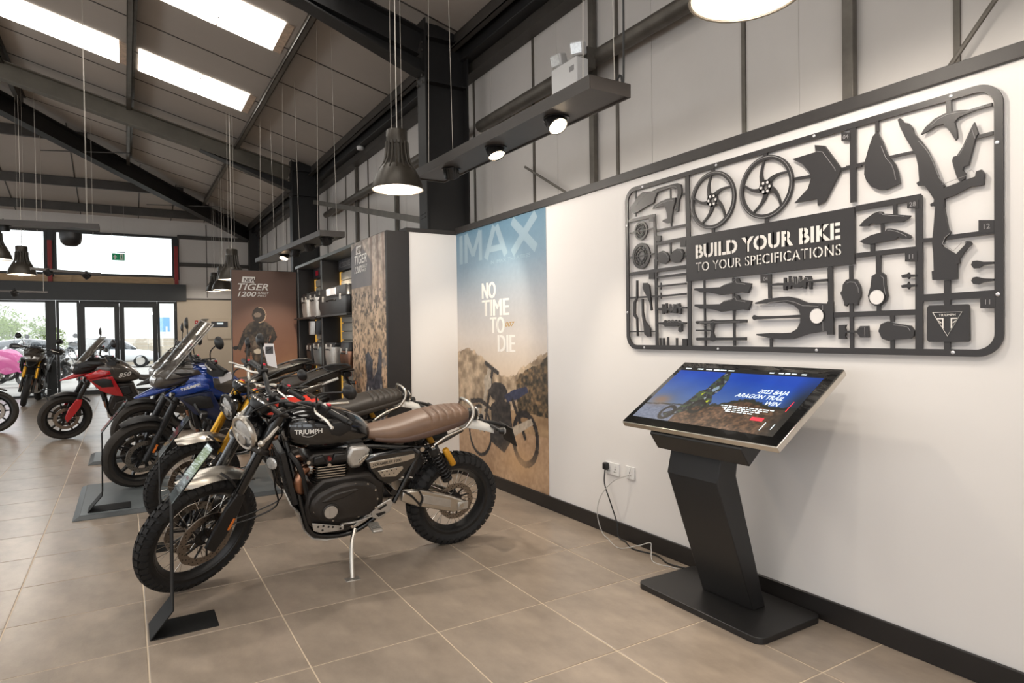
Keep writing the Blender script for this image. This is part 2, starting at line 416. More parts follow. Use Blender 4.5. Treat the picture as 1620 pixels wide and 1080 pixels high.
# eaves beam, side rail tube, bracing
struct(MB().span((3.08, -6, 4.30), (3.2, YG, 4.52)).build('eaves_beam', 'steel_black', smooth=0, bevel=.01))
struct(MB().span((3.2, -6, 4.20), (XC-.005, YG, 4.32)).build('eaves_rail', 'steel_dark', smooth=0))
struct(MB().cyl((3.24, -6, 3.60), (3.24, 5.95, 3.60), .062, n=20).build('wall_tube', 'steel_galv'))
struct(MB().cyl((3.24, 6.3, 3.66), (3.24, 12.0, 3.66), .055, n=14).build('wall_tube', 'steel_galv'))
for yp in (4.16, 1.99, 8.6, 10.4):
    struct(MB().span((XC-.055, yp-.03, .02), (XC-.013, yp+.03, 4.2)).build('wall_post', 'steel_galv', smooth=0, bevel=.004))
struct(MB().cyl((3.28, 5.15, 3.0), (3.28, 3.2, 1.9), .012, n=8).build('brace_rod', 'steel_galv'))
struct(MB().cyl((3.28, 1.72, 2.35), (3.28, .95, 3.3), .012, n=8).build('brace_rod', 'steel_galv'))
struct(MB().bar((2.98, 11.8, 3.84), (2.98, 6.35, 2.62), .05, .075).build('brace_channel', 'steel_galv', smooth=0))
# roof: liner sheets, seams, purlins, rooflights
ce = MB(); e = .45
A = (3.55, -6, zr(3.55)); B = (3.55, YG+e*HK, zr(3.55)); D_ = (-3, hipy(-3), zr(-3)); E_ = (-3, -6, zr(-3))
G_ = (-9.55, YG+e*HK, zr(3.55)); H_ = (-9.55, -6, zr(3.55))
def slab(pts):
    n = len(pts); q = len(ce.v); ce.v += pts+[(x, y, z+.06) for x, y, z in pts]
    ce.f += [list(range(q, q+n)), list(range(q+n, q+2*n))[::-1]]+[[q+i, q+(i+1) % n, q+n+(i+1) % n, q+n+i] for i in range(n)]
slab([A, B, D_, E_]); slab([E_, D_, G_, H_]); slab([B, G_, D_])
ce = struct(ce.build('ceiling', 'liner', smooth=0))
yy = -5.2; k = 0
while yy < YG-.2:
    xe = 3.1-(YG-yy)/HK; xe = max(xe, -2.95)
    for off, wd in ((0, .018),):
        ys = yy+off; x1 = max(3.1-(YG-ys)/HK, -2.95)
        if x1 < 3.2: MB().bar((3.3, ys, zr(3.3)-.004), (x1, ys, zr(x1)-.004), wd, .006, (ML, 0, 1)).build('liner_seam', 'seam', ce, smooth=0)
    yy += 1.02
for xs in (-2.2, -.9, .35, 1.1, 1.9, 2.6):
    y0 = hipy(xs)
    MB().bar((xs, y0+.05, zh(y0+.05)-.004), (xs, YG+.1, zh(YG+.1)-.004), .022, .006, (0, MH, 1)).build('liner_seam', 'seam', ce, smooth=0)
for xp in (3.02, 1.76, .15, -1.48, -3.0):
    ye = min(hipy(xp), YG)
    m = MB(); m.span((xp-.004, -6, zr(xp)-.19), (xp+.004, ye, zr(xp)-.004)); m.span((xp-.065, -6, zr(xp)-.19), (xp+.004, ye, zr(xp)-.18)); m.span((xp-.065, -6, zr(xp)-.19), (xp-.058, ye, zr(xp)-.165)); m.span((xp-.004, -6, zr(xp)-.012), (xp+.06, ye, zr(xp)-.004))
    struct(m.build('purlin', 'steel_galv' if xp in (1.76, .15) else 'steel_dark', smooth=0))
for yp in (18.72, 17.35, 15.3, 13.6):
    x0 = max(3.1-(YG-yp)/HK, -3); z = zh(yp)
    struct(MB().span((-6, yp-.04, z-.2), (x0, yp+.04, z-.004)).build('hip_purlin', 'steel_dark', smooth=0, bevel=.006))
h0, h1 = Vector((3.0, hipy(3.0)-.05, zr(3.0)-.32)), Vector((-3, hipy(-3), zr(-3)-.32))
ibeam('hip_rafter', h0, h1, .34, .2, 'steel_black', (0, 0, 1))
for xs, ys in ((2.0, 16.9), (.15, 14.6)):
    struct(MB().cyl((xs, ys, zr(xs)-.28), (xs-1.5, ys+.9, zr(xs)-.2), .01, n=6).build('brace_rod', 'steel_dark'))
# rooflights: translucent sheets set between the purlins, with a fibrous frayed lower end
nw = 1
for yc in (10.32, 7.86, 5.4, 2.9, .4, -2.1):
    for x0, x1 in ((.23, 1.70), (-1.41, .09), (-2.9, -1.55)):
        m = MB(); xm = (x0+x1)/2+.02
        for xa, xb in ((x0, xm-.006), (xm+.006, x1-.09)):
            m.add([(xa, yc-.4, zr(xa)-.012), (xb, yc-.4, zr(xb)-.012), (xb, yc+.4, zr(xb)-.012), (xa, yc+.4, zr(xa)-.012)], [(0, 1, 2, 3)])
        o = m.build('window_%d' % nw, 'rooflight', smooth=0, fixn=False); struct(o); nw += 1
        MB().add([(x1-.09, yc-.4, zr(x1-.09)-.011), (x1, yc-.4, zr(x1)-.011), (x1, yc+.4, zr(x1)-.011), (x1-.09, yc+.4, zr(x1-.09)-.011)], [(0, 1, 2, 3)]).build('sheet_end', 'fibre_edge', o, smooth=0, fixn=False)
for yc in (10.32, 5.4, .4):  # glowing sheets on the unseen far slope, added to light the room
    for x0, x1 in ((-4.5, -3.3), (-6.2, -4.8)):
        zz = lambda x: zr(-3)-ML*(-3-x)-.012
        o = MB().add([(x0, yc-.4, zz(x0)), (x1, yc-.4, zz(x1)), (x1, yc+.4, zz(x1)), (x0, yc+.4, zz(x0))], [(0, 1, 2, 3)]).build('window_%d' % nw, 'rooflight', smooth=0, fixn=False); struct(o); nw += 1
# left and rear walls (out of frame), with wide glazed openings
m = MB(); m.span((-9.6, -6, 0), (-9.5, YG, .5)); m.span((-9.6, -6, 3.0), (-9.5, YG, 3.1))
for yp in range(-6, 20, 5): m.span((-9.6, yp, .5), (-9.5, yp+.5, 3.0))
m.span((-9.6, -6, 3.1), (-9.5, YG, 4.5)); struct(m.build('wall_left', 'wall_cream', smooth=0))
m = MB(); m.span((-9.6, -6.1, 3.2), (3.4, -6, 4.5)); m.span((-9.6, -6.1, 0), (3.4, -6, .3))
for xp in (-9.6, -6.6, -3.6, -.6, 2.4): m.span((xp, -6.1, .3), (xp+.6, -6, 3.2))
struct(m.build('wall_back', 'wall_cream', smooth=0))
# ---------------------------------------------------------------- entrance wall
m = MB(); m.span((1.22, YG, 2.46), (3.4, YG+.1, 4.6)); m.span((-9.6, YG, 4.12), (1.22, YG+.1, 4.6))
we = struct(m.build('wall_entrance', 'cladding', smooth=0))
for z in (3.38, 4.12): MB().span((1.24, YG-.06, z-.05), (3.3, YG-.001, z+.05)).build('sheeting_rail', 'steel_dark', we, smooth=0)
for x in (1.95, 2.6): MB().span((x-.01, YG-.006, 2.5), (x+.01, YG-.001, 4.5)).build('joint_line', 'seam', we, smooth=0)
struct(MB().span((1.2, YG-.06, 0), (3.3, YG+.1, 2.43)).build('wall_entrance_lining', 'wall_cream', smooth=0))
struct(MB().span((1.2, YG-.075, 2.432), (3.3, YG+.1, 2.47)).build('trim_3', 'trim_black', smooth=0))
def frame_rect(m, x0, x1, z0, z1, t, y0=YG-.04, y1=YG+.06):
    m.span((x0, y0, z0), (x1, y1, z0+t)); m.span((x0, y0, z1-t), (x1, y1, z1)); m.span((x0, y0, z0+t), (x0+t, y1, z1-t)); m.span((x1-t, y0, z0+t), (x1, y1, z1-t))
def glazing(n, x0, x1, z0, z1, t=.05, kind='window'):
    m = MB(); frame_rect(m, x0, x1, z0, z1, t); o = struct(m.build('%s_%d' % (kind, n), 'frame_dark', smooth=0, bevel=.004))
    MB().span((x0+t-.005, YG+.005, z0+t-.005), (x1-t+.005, YG+.015, z1-t+.005)).build('pane', 'glass', o, smooth=0); return o
n = 40
for x0, x1 in ((-9.5, -7.0), (-6.95, -4.45), (-4.4, -1.62), (-1.47, 1.16)):       # clerestory
    glazing(n, x0, x1, 3.02, 4.12, .055); n += 1
for x0, x1 in ((-9.5, -7.0), (-6.95, -4.45), (-4.4, -1.62), (-1.45, -.98), (.74, 1.18)):
    glazing(n, x0, x1, .0, 2.38, .05); n += 1
for k, (x0, x1) in enumerate(((-.97, -.13), (-.12, .73))):
    o = glazing(k+1, x0, x1, .005, 2.32, .105, 'door')
    sx = x1-.05 if k == 0 else x0+.05
    MB().curve([(sx, YG-.045, .85), (sx, YG-.10, .88), (sx, YG-.10, 1.35), (sx, YG-.045, 1.38)], .012).build('door_handle', 'frame_dark', o)
struct(MB().span((-.97, YG-.04, 2.322), (.73, YG+.06, 2.379)).build('trim_4', 'frame_dark', smooth=0))
for x in (-4.43, -1.545, 1.205):
    struct(MB().span((x-.075, YG-.03, 0), (x+.075, YG+.07, 2.38)).build('window_post', 'frame_dark', smooth=0, bevel=.004))
    struct(MB().span((x-.05, YG-.12, 2.83), (x+.04, YG-.045, 3.85)).build('red_steel_post', 'red_post', smooth=0, bevel=.004))
    struct(MB().span((x-.07, YG-.03, 2.96), (x+.07, YG+.07, 4.12)).build('window_post', 'frame_dark', smooth=0, bevel=.004))
struct(MB().span((-9.5, YG-.22, 2.385), (1.42, YG+.02, 2.83)).build('entrance_fascia', 'frame_dark', smooth=0, bevel=.006))
tb = struct(MB().span((-9.5, YG-.02, 2.832), (1.2, YG+.06, 3.015)).build('timber_lintel', 'timber', smooth=0))
for k in range(13): MB().span((-5.0+k*.48, YG-.05, 2.835), (-4.96+k*.48, YG-.021, 3.01)).build('timber_stud', 'timber', tb, smooth=0)
# ================================================================== MOTORCYCLES
# local axes: x forward from the rear axle, y to the rider's left, z up
def sup(x, zb, zt, hw, n=28, e=2.6, yo=0.):
    zc, hz = (zb+zt)/2, (zt-zb)/2; out = []
    for k in range(n):
        a = 2*math.pi*k/n; c, s = math.cos(a), math.sin(a)
        out.append((x, yo+hw*math.copysign(abs(c)**(2/e), c), zc+hz*math.copysign(abs(s)**(2/e), s)))
    return out
def stations(ctrl, n):
    """ctrl rows (x, a, b, c ...) -> n interpolated rows (smooth)"""
    A = np.array(ctrl); t = np.linspace(0, len(A)-1, n); k = np.arange(len(A)); out = []
    for q in t:
        i = min(int(q), len(A)-2); f = q-i; p0 = A[max(i-1, 0)]; p1 = A[i]; p2 = A[i+1]; p3 = A[min(i+2, len(A)-1)]
        out.append(.5*((2*p1)+(p2-p0)*f+(2*p0-5*p1+4*p2-p3)*f*f+(3*p1-p0-3*p2+p3)*f**3))
    return out
def body(ctrl, n=24, e=2.6, seg=28, mod=None):
    m = MB(); S = stations(ctrl, n)
    if mod: S = [mod(r) for r in S]
    m.loft([sup(r[0], r[1], r[2], max(r[3], .004), seg, e) for r in S]); return m
def shell(m, pts, t):
    """a curved panel: outline of 3D points with a raised centre, thickness t towards the bike's middle"""
    n = len(pts); sg = 1 if sum(p[1] for p in pts) >= 0 else -1
    c = [sum(p[i] for p in pts)/n for i in range(3)]
    inner = [(c[0]+(p[0]-c[0])*.62, c[1]+(p[1]-c[1])*.62+sg*t*.55, c[2]+(p[2]-c[2])*.62) for p in pts]
    back = [(p[0], p[1]-sg*t, p[2]) for p in pts]
    vs = pts+inner+back; fs = [[n+i for i in range(n)], [2*n+i for i in range(n)][::-1]]
    for i in range(n): j = (i+1) % n; fs += [(i, j, n+j, n+i), (i, 2*n+i, 2*n+j, j)]
    m.add(vs, fs); return m
def mir(pts): return [(x, -y, z) for x, y, z in pts]
def tyre_mesh(m, c, R, hw, rr, knob, seg=72):
    y = Vector((0, 1, 0)); prof = []
    if knob: R -= .012
    for k in range(15):
        a = math.pi*k/14; r = rr+(R-rr)*abs(math.sin(a))**.72
        prof.append((r, -hw*math.cos(a)*(1. if .12 < k/14 < .88 else .72)))
    prof += [(rr-.012, hw*.6), (rr-.012, -hw*.6)]
    m.lathe(prof, c, y, seg, closed=True)
    if knob:
        nb = knob; cx, cy, cz = c
        for i in range(nb):
            for row, (f0, f1, sh) in enumerate(((-.94, -.62, .5), (-.5, -.06, 0), (.06, .5, .5), (.62, .94, 0))):
                a0 = 2*math.pi*(i+sh*.5)/nb; a1 = a0+2*math.pi/nb*.66; q = []
                for rad in (0, 1):
                    for a, sk in ((a0, -.25), (a1, .25)):
                        for fy in (f0, f1):
                            aa = a+(2*math.pi/nb)*.22*(abs(fy)*(1 if row in (0, 2) else 1))
                            w_ = math.sqrt(max(0., 1-fy*fy)); r = rr+(R-rr)*w_**.72-.004+rad*(.016 if abs(fy) < .6 else .017)
                            q.append((cx+r*math.cos(aa), cy+hw*fy*1.0, cz+r*math.sin(aa)))
                m.add(q, [(0, 1, 3, 2), (4, 6, 7, 5), (0, 4, 5, 1), (2, 3, 7, 6), (0, 2, 6, 4), (1, 5, 7, 3)])
def wheel(root, name, c, R, hw, rr, M, spoked, disc_r, discs, knob, tyre_m='rubber', fine=True, rim_m='satin_black'):
    y = (0, 1, 0); cx, cy, cz = c; rw = hw*.72
    m = MB(M)
    m.lathe([(rr+.012, -rw), (rr+.012, -rw+.006), (rr-.012, -rw*.62), (rr-.022, 0), (rr-.012, rw*.62), (rr+.012, rw-.006), (rr+.012, rw), (rr-.004, rw), (rr-.02, rw*.6), (rr-.036, 0), (rr-.02, -rw*.6), (rr-.004, -rw)], c, y, 56 if fine else 32, closed=True)
    if not spoked:
        for k in range(5):
            for s in (-1, 1):
                a = 2*math.pi*k/5+.3; a2 = a+s*.26; r0, r1 = .045, rr-.018
                p0 = Vector((cx+r0*math.cos(a+s*.3), cy, cz+r0*math.sin(a+s*.3))); p1 = Vector((cx+r1*math.cos(a2), cy, cz+r1*math.sin(a2)))
                d = (p1-p0).normalized(); n_ = Vector((-d.z, 0, d.x))
                vs = [p+n_*i*q+Vector((0, 1, 0))*j*t for p, q, t in ((p0, .014, .022), (p1, .009, .014)) for i, j in ((-1, -1), (1, -1), (1, 1), (-1, 1))]
                m.add(vs, [(3, 2, 1, 0), (4, 5, 6, 7), (0, 1, 5, 4), (1, 2, 6, 5), (2, 3, 7, 6), (3, 0, 4, 7)])
    wh = m.build(name, rim_m, root)
    m = MB(M); tyre_mesh(m, c, R, hw, rr, knob, 72 if fine else 40); m.build('tyre', tyre_m, wh, smooth=45 if knob else 60, fixn=False)
    m = MB(M); m.lathe([(.0, -.075), (.02, -.075), (.02, -.05), (.052, -.045), (.052, -.035), (.03, -.03), (.03, .03), (.052, .035), (.052, .045), (.02, .05), (.02, .075), (0, .075)], c, y, 18); m.build('hub', 'engine_black', wh)
    if spoked:
        N = 32
        for k in range(N):
            s = 1 if k % 2 else -1; t = 1 if (k//2) % 2 else -1
            a = 2*math.pi*k/N; a0 = a+t*.55
            p0 = (cx+.05*math.cos(a0), cy+s*.04, cz+.05*math.sin(a0)); p1 = (cx+(rr-.02)*math.cos(a), cy+s*.004, cz+(rr-.02)*math.sin(a))
            if spoked == 'each': MB(M).cyl(p0, p1, .0021, n=5).build('spoke', 'chrome', wh, fixn=False)
            else:
                if k == 0: sp = MB(M)
                sp.cyl(p0, p1, .0021, n=4)
        if spoked != 'each': o = sp.build('spokes', 'chrome', wh, fixn=False); o['kind'] = 'stuff'
    for yo in discs:
        s = 1 if yo > 0 else -1; m = MB(M); ri = disc_r*.72
        N = 40; vs = []; fs = []
        for k in range(N):                                  # wavy outer edge
            a = 2*math.pi*k/N; ro = disc_r*(1+.012*math.cos(a*10))
            vs += [(cx+r*math.cos(a), cy+yo+d, cz+r*math.sin(a)) for r, d in ((ro, -.0025), (ro, .0025), (ri, .0025), (ri, -.0025))]
        for k in range(N):
            j = (k+1) % N; fs += [(4*k+q, 4*k+(q+1) % 4, 4*j+(q+1) % 4, 4*j+q) for q in range(4)]
        m.add(vs, fs); bd = m.build('brake_disc', 'disc_steel', wh, smooth=30)
        m = MB(M)
        for k in range(10):
            a = 2*math.pi*k/10; m.bar((cx+.045*math.cos(a), cy+yo*.9, cz+.045*math.sin(a)), (cx+(ri+.006)*math.cos(a+.2), cy+yo, cz+(ri+.006)*math.sin(a+.2)), .010, .006, y)
        m.build('disc_carrier', 'satin_black', bd, smooth=0)
        if fine:
            m = MB(M)
            for k in range(48):
                a = 2*math.pi*k/48; r = ri+(disc_r-ri)*(.25, .5, .75)[k % 3]
                m.cyl((cx+r*math.cos(a), cy+yo-.0031, cz+r*math.sin(a)), (cx+r*math.cos(a), cy+yo+.0031, cz+r*math.sin(a)), .0042, n=6)
            o = m.build('drillings', 'satin_black', bd, smooth=0, fixn=False); o['kind'] = 'stuff'
    return wh
def steer_matrix(deg, p, rake):
    ax = Vector((-math.sin(rake), 0, math.cos(rake))); P = Matrix.Translation(p)
    return P @ Matrix.Rotation(R_(deg), 4, ax) @ P.inverted()
def mirror_part(root, M, base, elbow, head, r, face, mm='satin_black'):
    o = MB(M).curve([base, elbow, head], .0055, 8, 5).build('mirror', mm, root)
    f = Vector(face).normalized(); h = Vector(head)
    MB(M).lathe([(0, -.028), (r*.55, -.024), (r*.92, -.010), (r, 0), (r*.97, .004), (r*.9, .004)], h, f, 20).build('mirror_shell', mm, o)
    MB(M).lathe([(0, .0046), (r*.9, .0046)], h, f, 20).build('mirror_glass', 'mirror', o)
    return o
def indicator(root, M, a, b, d, lens='lens_clear', r=.032):
    o = MB(M).cyl(a, b, .008, n=8).build('indicator', 'satin_black', root)
    MB(M).lathe([(0, -.035), (r*.7, -.03), (r, -.005), (r, .004)], b, d, 16).build('indicator_body', 'satin_black', o)
    MB(M).lathe([(r*.98, .004), (r*.8, .012), (0, .016)], b, d, 16).build('indicator_lens', lens, o)
def bolts(m, pts, y0, y1, r=.0065):
    for x, z in pts: m.cyl((x, y0, z), (x, y1, z), r, n=6)
def scrambler(loc, rz, lean, steer, label, opt):
    root = empty('motorcycle', loc, rz, lean); tag(root, label, 'motorcycle', 'motorcycles in the display row')
    first = opt['first']; M = steer_matrix(steer, (1.165, 0, 1.0), R_(27))
    fx, fz, rake = 1.555, .35, R_(27); dF = Vector((-math.sin(rake), 0, math.cos(rake)))
    wheel(root, 'front_wheel', (fx, 0, fz), .352, .05, .272, M, 'each' if first else 'all', .16, (.066, -.066), 46)
    wheel(root, 'rear_wheel', (0, 0, .322), .326, .078, .228, None, 'each' if first else 'all', .125, (.06,), 40)
    # fork
    for s in (1, -1):
        b = Vector((fx-.012, s*.103, fz+.0)); top = b+dF*.80
        o = MB(M).tube([b+dF*.27, b+dF*.285, b+dF*.56, b+dF*.57, top, top+dF*.012], [.024, .031, .031, .0335, .0335, .02], 18).build('fork_leg', opt['fork'], root)
        MB(M).tube([b+dF*-.02, b+dF*.10, b+dF*.3], [.026, .026, .0225], 14).build('slider', 'satin_black' if first else 'engine_black', o)
        MB(M).tube([top+dF*.012, top+dF*.022], [.02, .014], 12).build('fork_cap', 'paint_red' if not first else 'engine_black', o)
        # fork guard with reflector and caliper
        g_ = [(.045, -.03), (.05, .20), (.028, .30), (-.03, .30), (-.052, .18), (-.05, .05), (-.028, -.05)]
        pts = [b+dF*q+Vector((p*math.cos(rake), 0, p*math.sin(rake))) for p, q in g_]; mm = MB(M); n = len(pts)
        mm.add([(p.x, p.y+s*.012, p.z) for p in pts]+[(p.x, p.y+s*.032, p.z) for p in pts], [list(range(n)), [n+i for i in range(n)][::-1]]+[(i, (i+1) % n, n+(i+1) % n, n+i) for i in range(n)])
        gd = mm.build('fork_guard', 'plastic_black', root, bevel=.006)
        q = b+dF*.12+Vector((-.034, s*.034, -.012)); MB(M).bar(q-dF*.036, q+dF*.036, .004, .016, (1, 0, 0)).build('reflector', 'lens_orange', gd, bevel=.002)
        q = b+dF*.06+Vector((-.10, -s*.03, .03)); MB(M).box((q.x, q.y, q.z), (.055, .05, .10)).build('brake_caliper', 'alu_cast' if s > 0 else 'engine_black', root, bevel=.012)
    m = MB(M); b = Vector((fx-.012, 0, fz)); 
    for q, hgt in ((.80, .03), (.57, .04)):
        c = b+dF*(q-.012); m.bar(c+Vector((0, -.14, 0)), c+Vector((0, .14, 0)), .085, hgt, dF)
    m.build_each('triple_clamp', 'engine_black', root, bevel=.014)
    MB(M).cyl((fx, -.13, fz), (fx, .13, fz), .013, n=12).build('front_axle', 'alu', root)
    # front mudguard
    m = MB(M); secs = []
    for k in range(19):
        a = R_(68+66*k/18); wd = .070*(1-.5*abs((k-9)/9)**3); sec = []
        for j in range(9):
            u = -1+2*j/8; r = .366+.04*(1-u*u)+.014*max(0, (4-k)/4)**2; sec.append((fx+r*math.cos(a), u*wd, fz+r*math.sin(a)))
        for j in range(8, -1, -1):
            u = -1+2*j/8; r = .363+.04*(1-u*u)+.014*max(0, (4-k)/4)**2; sec.append((fx+r*math.cos(a), u*wd*.97, fz+r*math.sin(a)))
        secs.append(sec)
    m.loft(secs); fd = m.build('front_mudguard', 'alu', root, smooth=60)
    m = MB(M)
    for s in (1, -1): m.curve([(fx-.06, s*.056, fz+.40), (fx-.10, s*.09, fz+.36), (fx-.14, s*.1, fz+.3)], .007, 6)
    m.build_each('mudguard_stay', 'satin_black', fd)
    m = MB(M)
    for s in (1, -1): m.cyl((fx-.075, s*.057, fz+.385), (fx-.075, s*.064, fz+.387), .008, n=8)
    m.build_each('mudguard_bolt', 'chrome', fd)
    # headlight
    hx, hz = 1.315, .925; d = Vector((.985, 0, -.17))
    m = MB(M); m.lathe([(0, -.115), (.04, -.11), (.075, -.075), (.09, -.02), (.092, 0)], (hx, 0, hz), d, 28); hl = m.build('headlight', 'gloss_black', root)
    MB(M).lathe([(.090, -.004), (.100, .004), (.103, .020), (.095, .031), (.083, .028), (.080, .018)], (hx, 0, hz), d, 32).build('bezel', 'alu' if first else 'satin_black', hl)
    MB(M).lathe([(.080, .018), (.06, .026), (0, .03)], (hx, 0, hz), d, 28).build('lens', 'lens_clear', hl)
    m = MB(M); m.box((hx+.028, 0, hz-.004), (.008, .15, .014)); m.lathe([(.0, .031), (.03, .0305), (.034, .026)], (hx, 0, hz+.035), d, 16); m.lathe([(.0, .031), (.03, .0305), (.034, .026)], (hx, 0, hz-.035), d, 16); m.build_each('reflector_unit', 'alu_cast', hl)
    for s in (1, -1):
        m = MB(M); m.curve([(1.215, s*.13, .99), (1.265, s*.132, .94), (1.30, s*.115, .90)], .012, 8); m.ball((1.30, s*.115, .90), .023, 10); m.curve([(1.30, s*.118, .90), (1.315, s*.118, .865), (1.28, s*.118, .84)], .008, 6)
        m.build('headlight_bracket', 'alu', root)
        indicator(root, M, (1.25, s*.11, .80), (1.27, s*.185, .80), (1, s*.25, 0), 'lens_clear', .037)
    # instruments
    m = MB(M); d = Vector((-.62, 0, .78)); m.lathe([(.0, -.045), (.05, -.04), (.066, -.015), (.068, .004), (.06, .008)], (1.235, 0, 1.08), d, 24); g_ = m.build('instrument', 'satin_black', root)
    MB(M).lathe([(.064, .006), (.07, .004), (.07, .012), (.062, .014)], (1.235, 0, 1.08), d, 24).build('instrument_ring', 'chrome', g_)
    MB(M).lathe([(0, .0095), (.061, .0095)], (1.235, 0, 1.08), d, 24).build('instrument_face', 'gloss_black', g_)
    # handlebar with controls
    hb = [(1.00, .435, 1.105), (1.035, .31, 1.125), (1.085, .19, 1.13), (1.12, .10, 1.085), (1.125, 0, 1.075)]
    hb = hb+[(x, -y, z) for x, y, z in hb[-2::-1]]
    bar = MB(M).tube(smooth_path(hb, 5), .0135, 10).build('handlebar', opt['bar'], root)
    m = MB(M)
    for s in (1, -1): m.span((1.10, s*.045-.018, 1.03), (1.15, s*.045+.018, 1.095))
    m.build_each('bar_clamp', opt['bar'], root, bevel=.008)
    for s in (1, -1):
        g0, g1 = Vector((1.03, s*.322, 1.1235)), Vector((.997, s*.445, 1.104)); ax_ = (g1-g0).normalized()
        MB(M).tube([g0, g0+ax_*.004, g1-ax_*.006, g1], [.012, .0185, .0185, .0135], 14).build('grip', 'plastic_black', bar)
        MB(M).cyl(g1, g1+ax_*.02, .016, .013, 12).build('bar_end', 'satin_black', bar)
        c = g0-ax_*.035; sw = MB(M).bar(c-ax_*.028, c+ax_*.028, .045, .055).build('switchgear', 'satin_black', bar, bevel=.01)
        MB(M).box((c.x-.014, c.y+s*.01, c.z+.025), (.02, .022, .016)).build('switch_button', 'red_plastic', sw, bevel=.003)
        p = g0-ax_*.075
        MB(M).curve([p+Vector((.03, 0, -.004)), p+Vector((.06, s*.05, -.008)), p+Vector((.052, s*.13, -.022)), p+Vector((.062, s*.19, -.035))], [.010, .009, .007, .006]*1 if False else .0075, 8).build('lever', 'alu', bar)
        MB(M).ball(tuple(p+Vector((.062, s*.19, -.035))), .011, 8).build('lever_tip', 'alu', bar)
        MB(M).span((p.x-.015, p.y-.02, p.z-.02), (p.x+.04, p.y+.02, p.z+.024)).build('lever_mount', 'satin_black', bar, bevel=.008)
        mb_ = p+Vector((.02, 0, .02)); mirror_part(root, M, mb_, mb_+Vector((.0, s*.01, .06)), mb_+Vector((-.085, s*.15, .115)), .046, (-.95, -s*.25, .1))
    m = MB(M)
    m.curve([(1.06, .25, 1.12), (1.18, .20, 1.12), (1.25, .12, 1.04), (1.20, .05, .93), (1.1, .05, .85)], .006, 6)
    m.curve([(1.06, -.25, 1.12), (1.2, -.18, 1.13), (1.27, -.05, 1.06), (1.2, .02, .95), (1.1, .03, .85)], .006, 6)
    m.curve([(1.05, .27, 1.11), (1.22, .16, 1.16), (1.30, .02, 1.06), (1.27, -.02, .98)], .005, 6)
    m.curve([(1.22, .1, .83), (1.20, .15, .60), (1.18, .16, .47), (1.32, .13, .42), (1.46, .08, .40)], .005, 6)
    m.curve([(1.2, .08, .83), (1.17, .15, .62), (1.15, .15, .5), (1.26, .12, .45), (1.42, .08, .42)], .004, 6)
    m.build_each('cables', 'plastic_black', root)
    # tank
    tk = [(.60, .83, .875, .045), (.615, .80, .905, .085), (.66, .785, .95, .112), (.74, .775, .99, .13), (.85, .768, 1.02, .146), (.96, .775, 1.032, .15), (1.04, .80, 1.028, .142), (1.095, .83, 1.005, .115), (1.12, .87, .965, .06)]
    tank = body(tk, 40, 2.5, 36).build('fuel_tank', opt['tank'], root, smooth=70)
    S = stations(tk, 60)
    def side(x, z, s=1, e=2.5, off=.0018):
        r = min(S, key=lambda q: abs(q[0]-x)); zc, hz = (r[1]+r[2])/2, (r[2]-r[1])/2
        return s*(r[3]*max(0., 1-abs((z-zc)/hz)**e)**(1/e)+off)
    for s in (1, -1):
        def pr(p, s=s):
            x = .985-s*p.x; z = .905+p.y; return Vector((x, side(x, z, s)+s*p.z, z))
        text_obj('TRIUMPH', .036, 'tank_lettering', 'white_print', tank, None, sx=1.02, bold=.0009, align='CENTER', proj=pr, extrude=.0006)
        m = MB()
        pts = []
        for k in range(13):
            u = k/12; x = .985-s*(-.038+.082*u); z = .9+(-.013*math.sin(math.pi*u))-.002+.006*u*u; pts.append((x, side(x, z, s), z))
        m.tube(pts, .0016, 4); m.build('tank_swoosh', 'white_print', tank)
    if opt.get('tank2'):
        for s in (1, -1):
            m = MB(); rows = []
            for k in range(16):
                x = .66+.40*k/15; a, b_ = .99-.0*k, .84+.05*math.sin(k/15*3)
                rows.append([(x, side(x, z, s, off=.0035), z) for z in np.linspace(.86, .955 if x < .72 else .985, 7)])
            m.loft(rows, ring=False); m.build('tank_stripe', opt['tank2'], tank, fixn=False)
    m = MB(); m.lathe([(.0, .02), (.03, .02), (.034, .012), (.034, -.01)], (.98, 0, 1.03), (0, 0, 1), 20); m.build('filler_cap', 'alu', tank)
    m = MB(); m.box((.9, 0, 1.033), (.36, .035, .012)); m.build('tank_strap', 'alu' if first else 'satin_black', tank, bevel=.004)
    for s in (1, -1):
        pts = [(.90, s*.143, .87), (.80, s*.14, .87), (.735, s*.131, .90), (.735, s*.131, .945), (.80, s*.138, .955), (.89, s*.145, .945)]
        shell(MB(), pts, .01).build('knee_pad', 'plastic_black', tank, bevel=.004)
    # seat with pleats over the pillion end
    def pleat(r):
        x = r[0]; q = r.copy()
        if -.03 < x < .27: q[2] -= .011*max(0., math.cos((x+.03)/.05*2*math.pi))**5
        return q
    st = [(-.06, .895, .945, .05), (-.05, .872, .962, .09), (0, .855, .968, .118), (.08, .835, .965, .132), (.18, .81, .955, .137), (.3, .786, .932, .137), (.4, .776, .905, .132), (.5, .785, .885, .118), (.58, .80, .876, .098), (.625, .815, .868, .075)]
    body(st, 130, 3.0, 30, pleat).build('seat', opt['seat'], root, smooth=60)
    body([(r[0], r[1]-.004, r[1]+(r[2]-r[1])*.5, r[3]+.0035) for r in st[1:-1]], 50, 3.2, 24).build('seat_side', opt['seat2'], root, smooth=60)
    # grab rail, tail
    gp = [(.21, .125, .745), (.12, .125, .80), (-.02, .122, .852), (-.062, .118, .91), (-.045, .11, .985), (.0, .10, 1.0), (.03, .085, .985)]
    for s in (1, -1):
        MB().curve([(x, s*y, z) for x, y, z in gp[:4]], .009, 8).build('subframe_rail', 'alu', root)
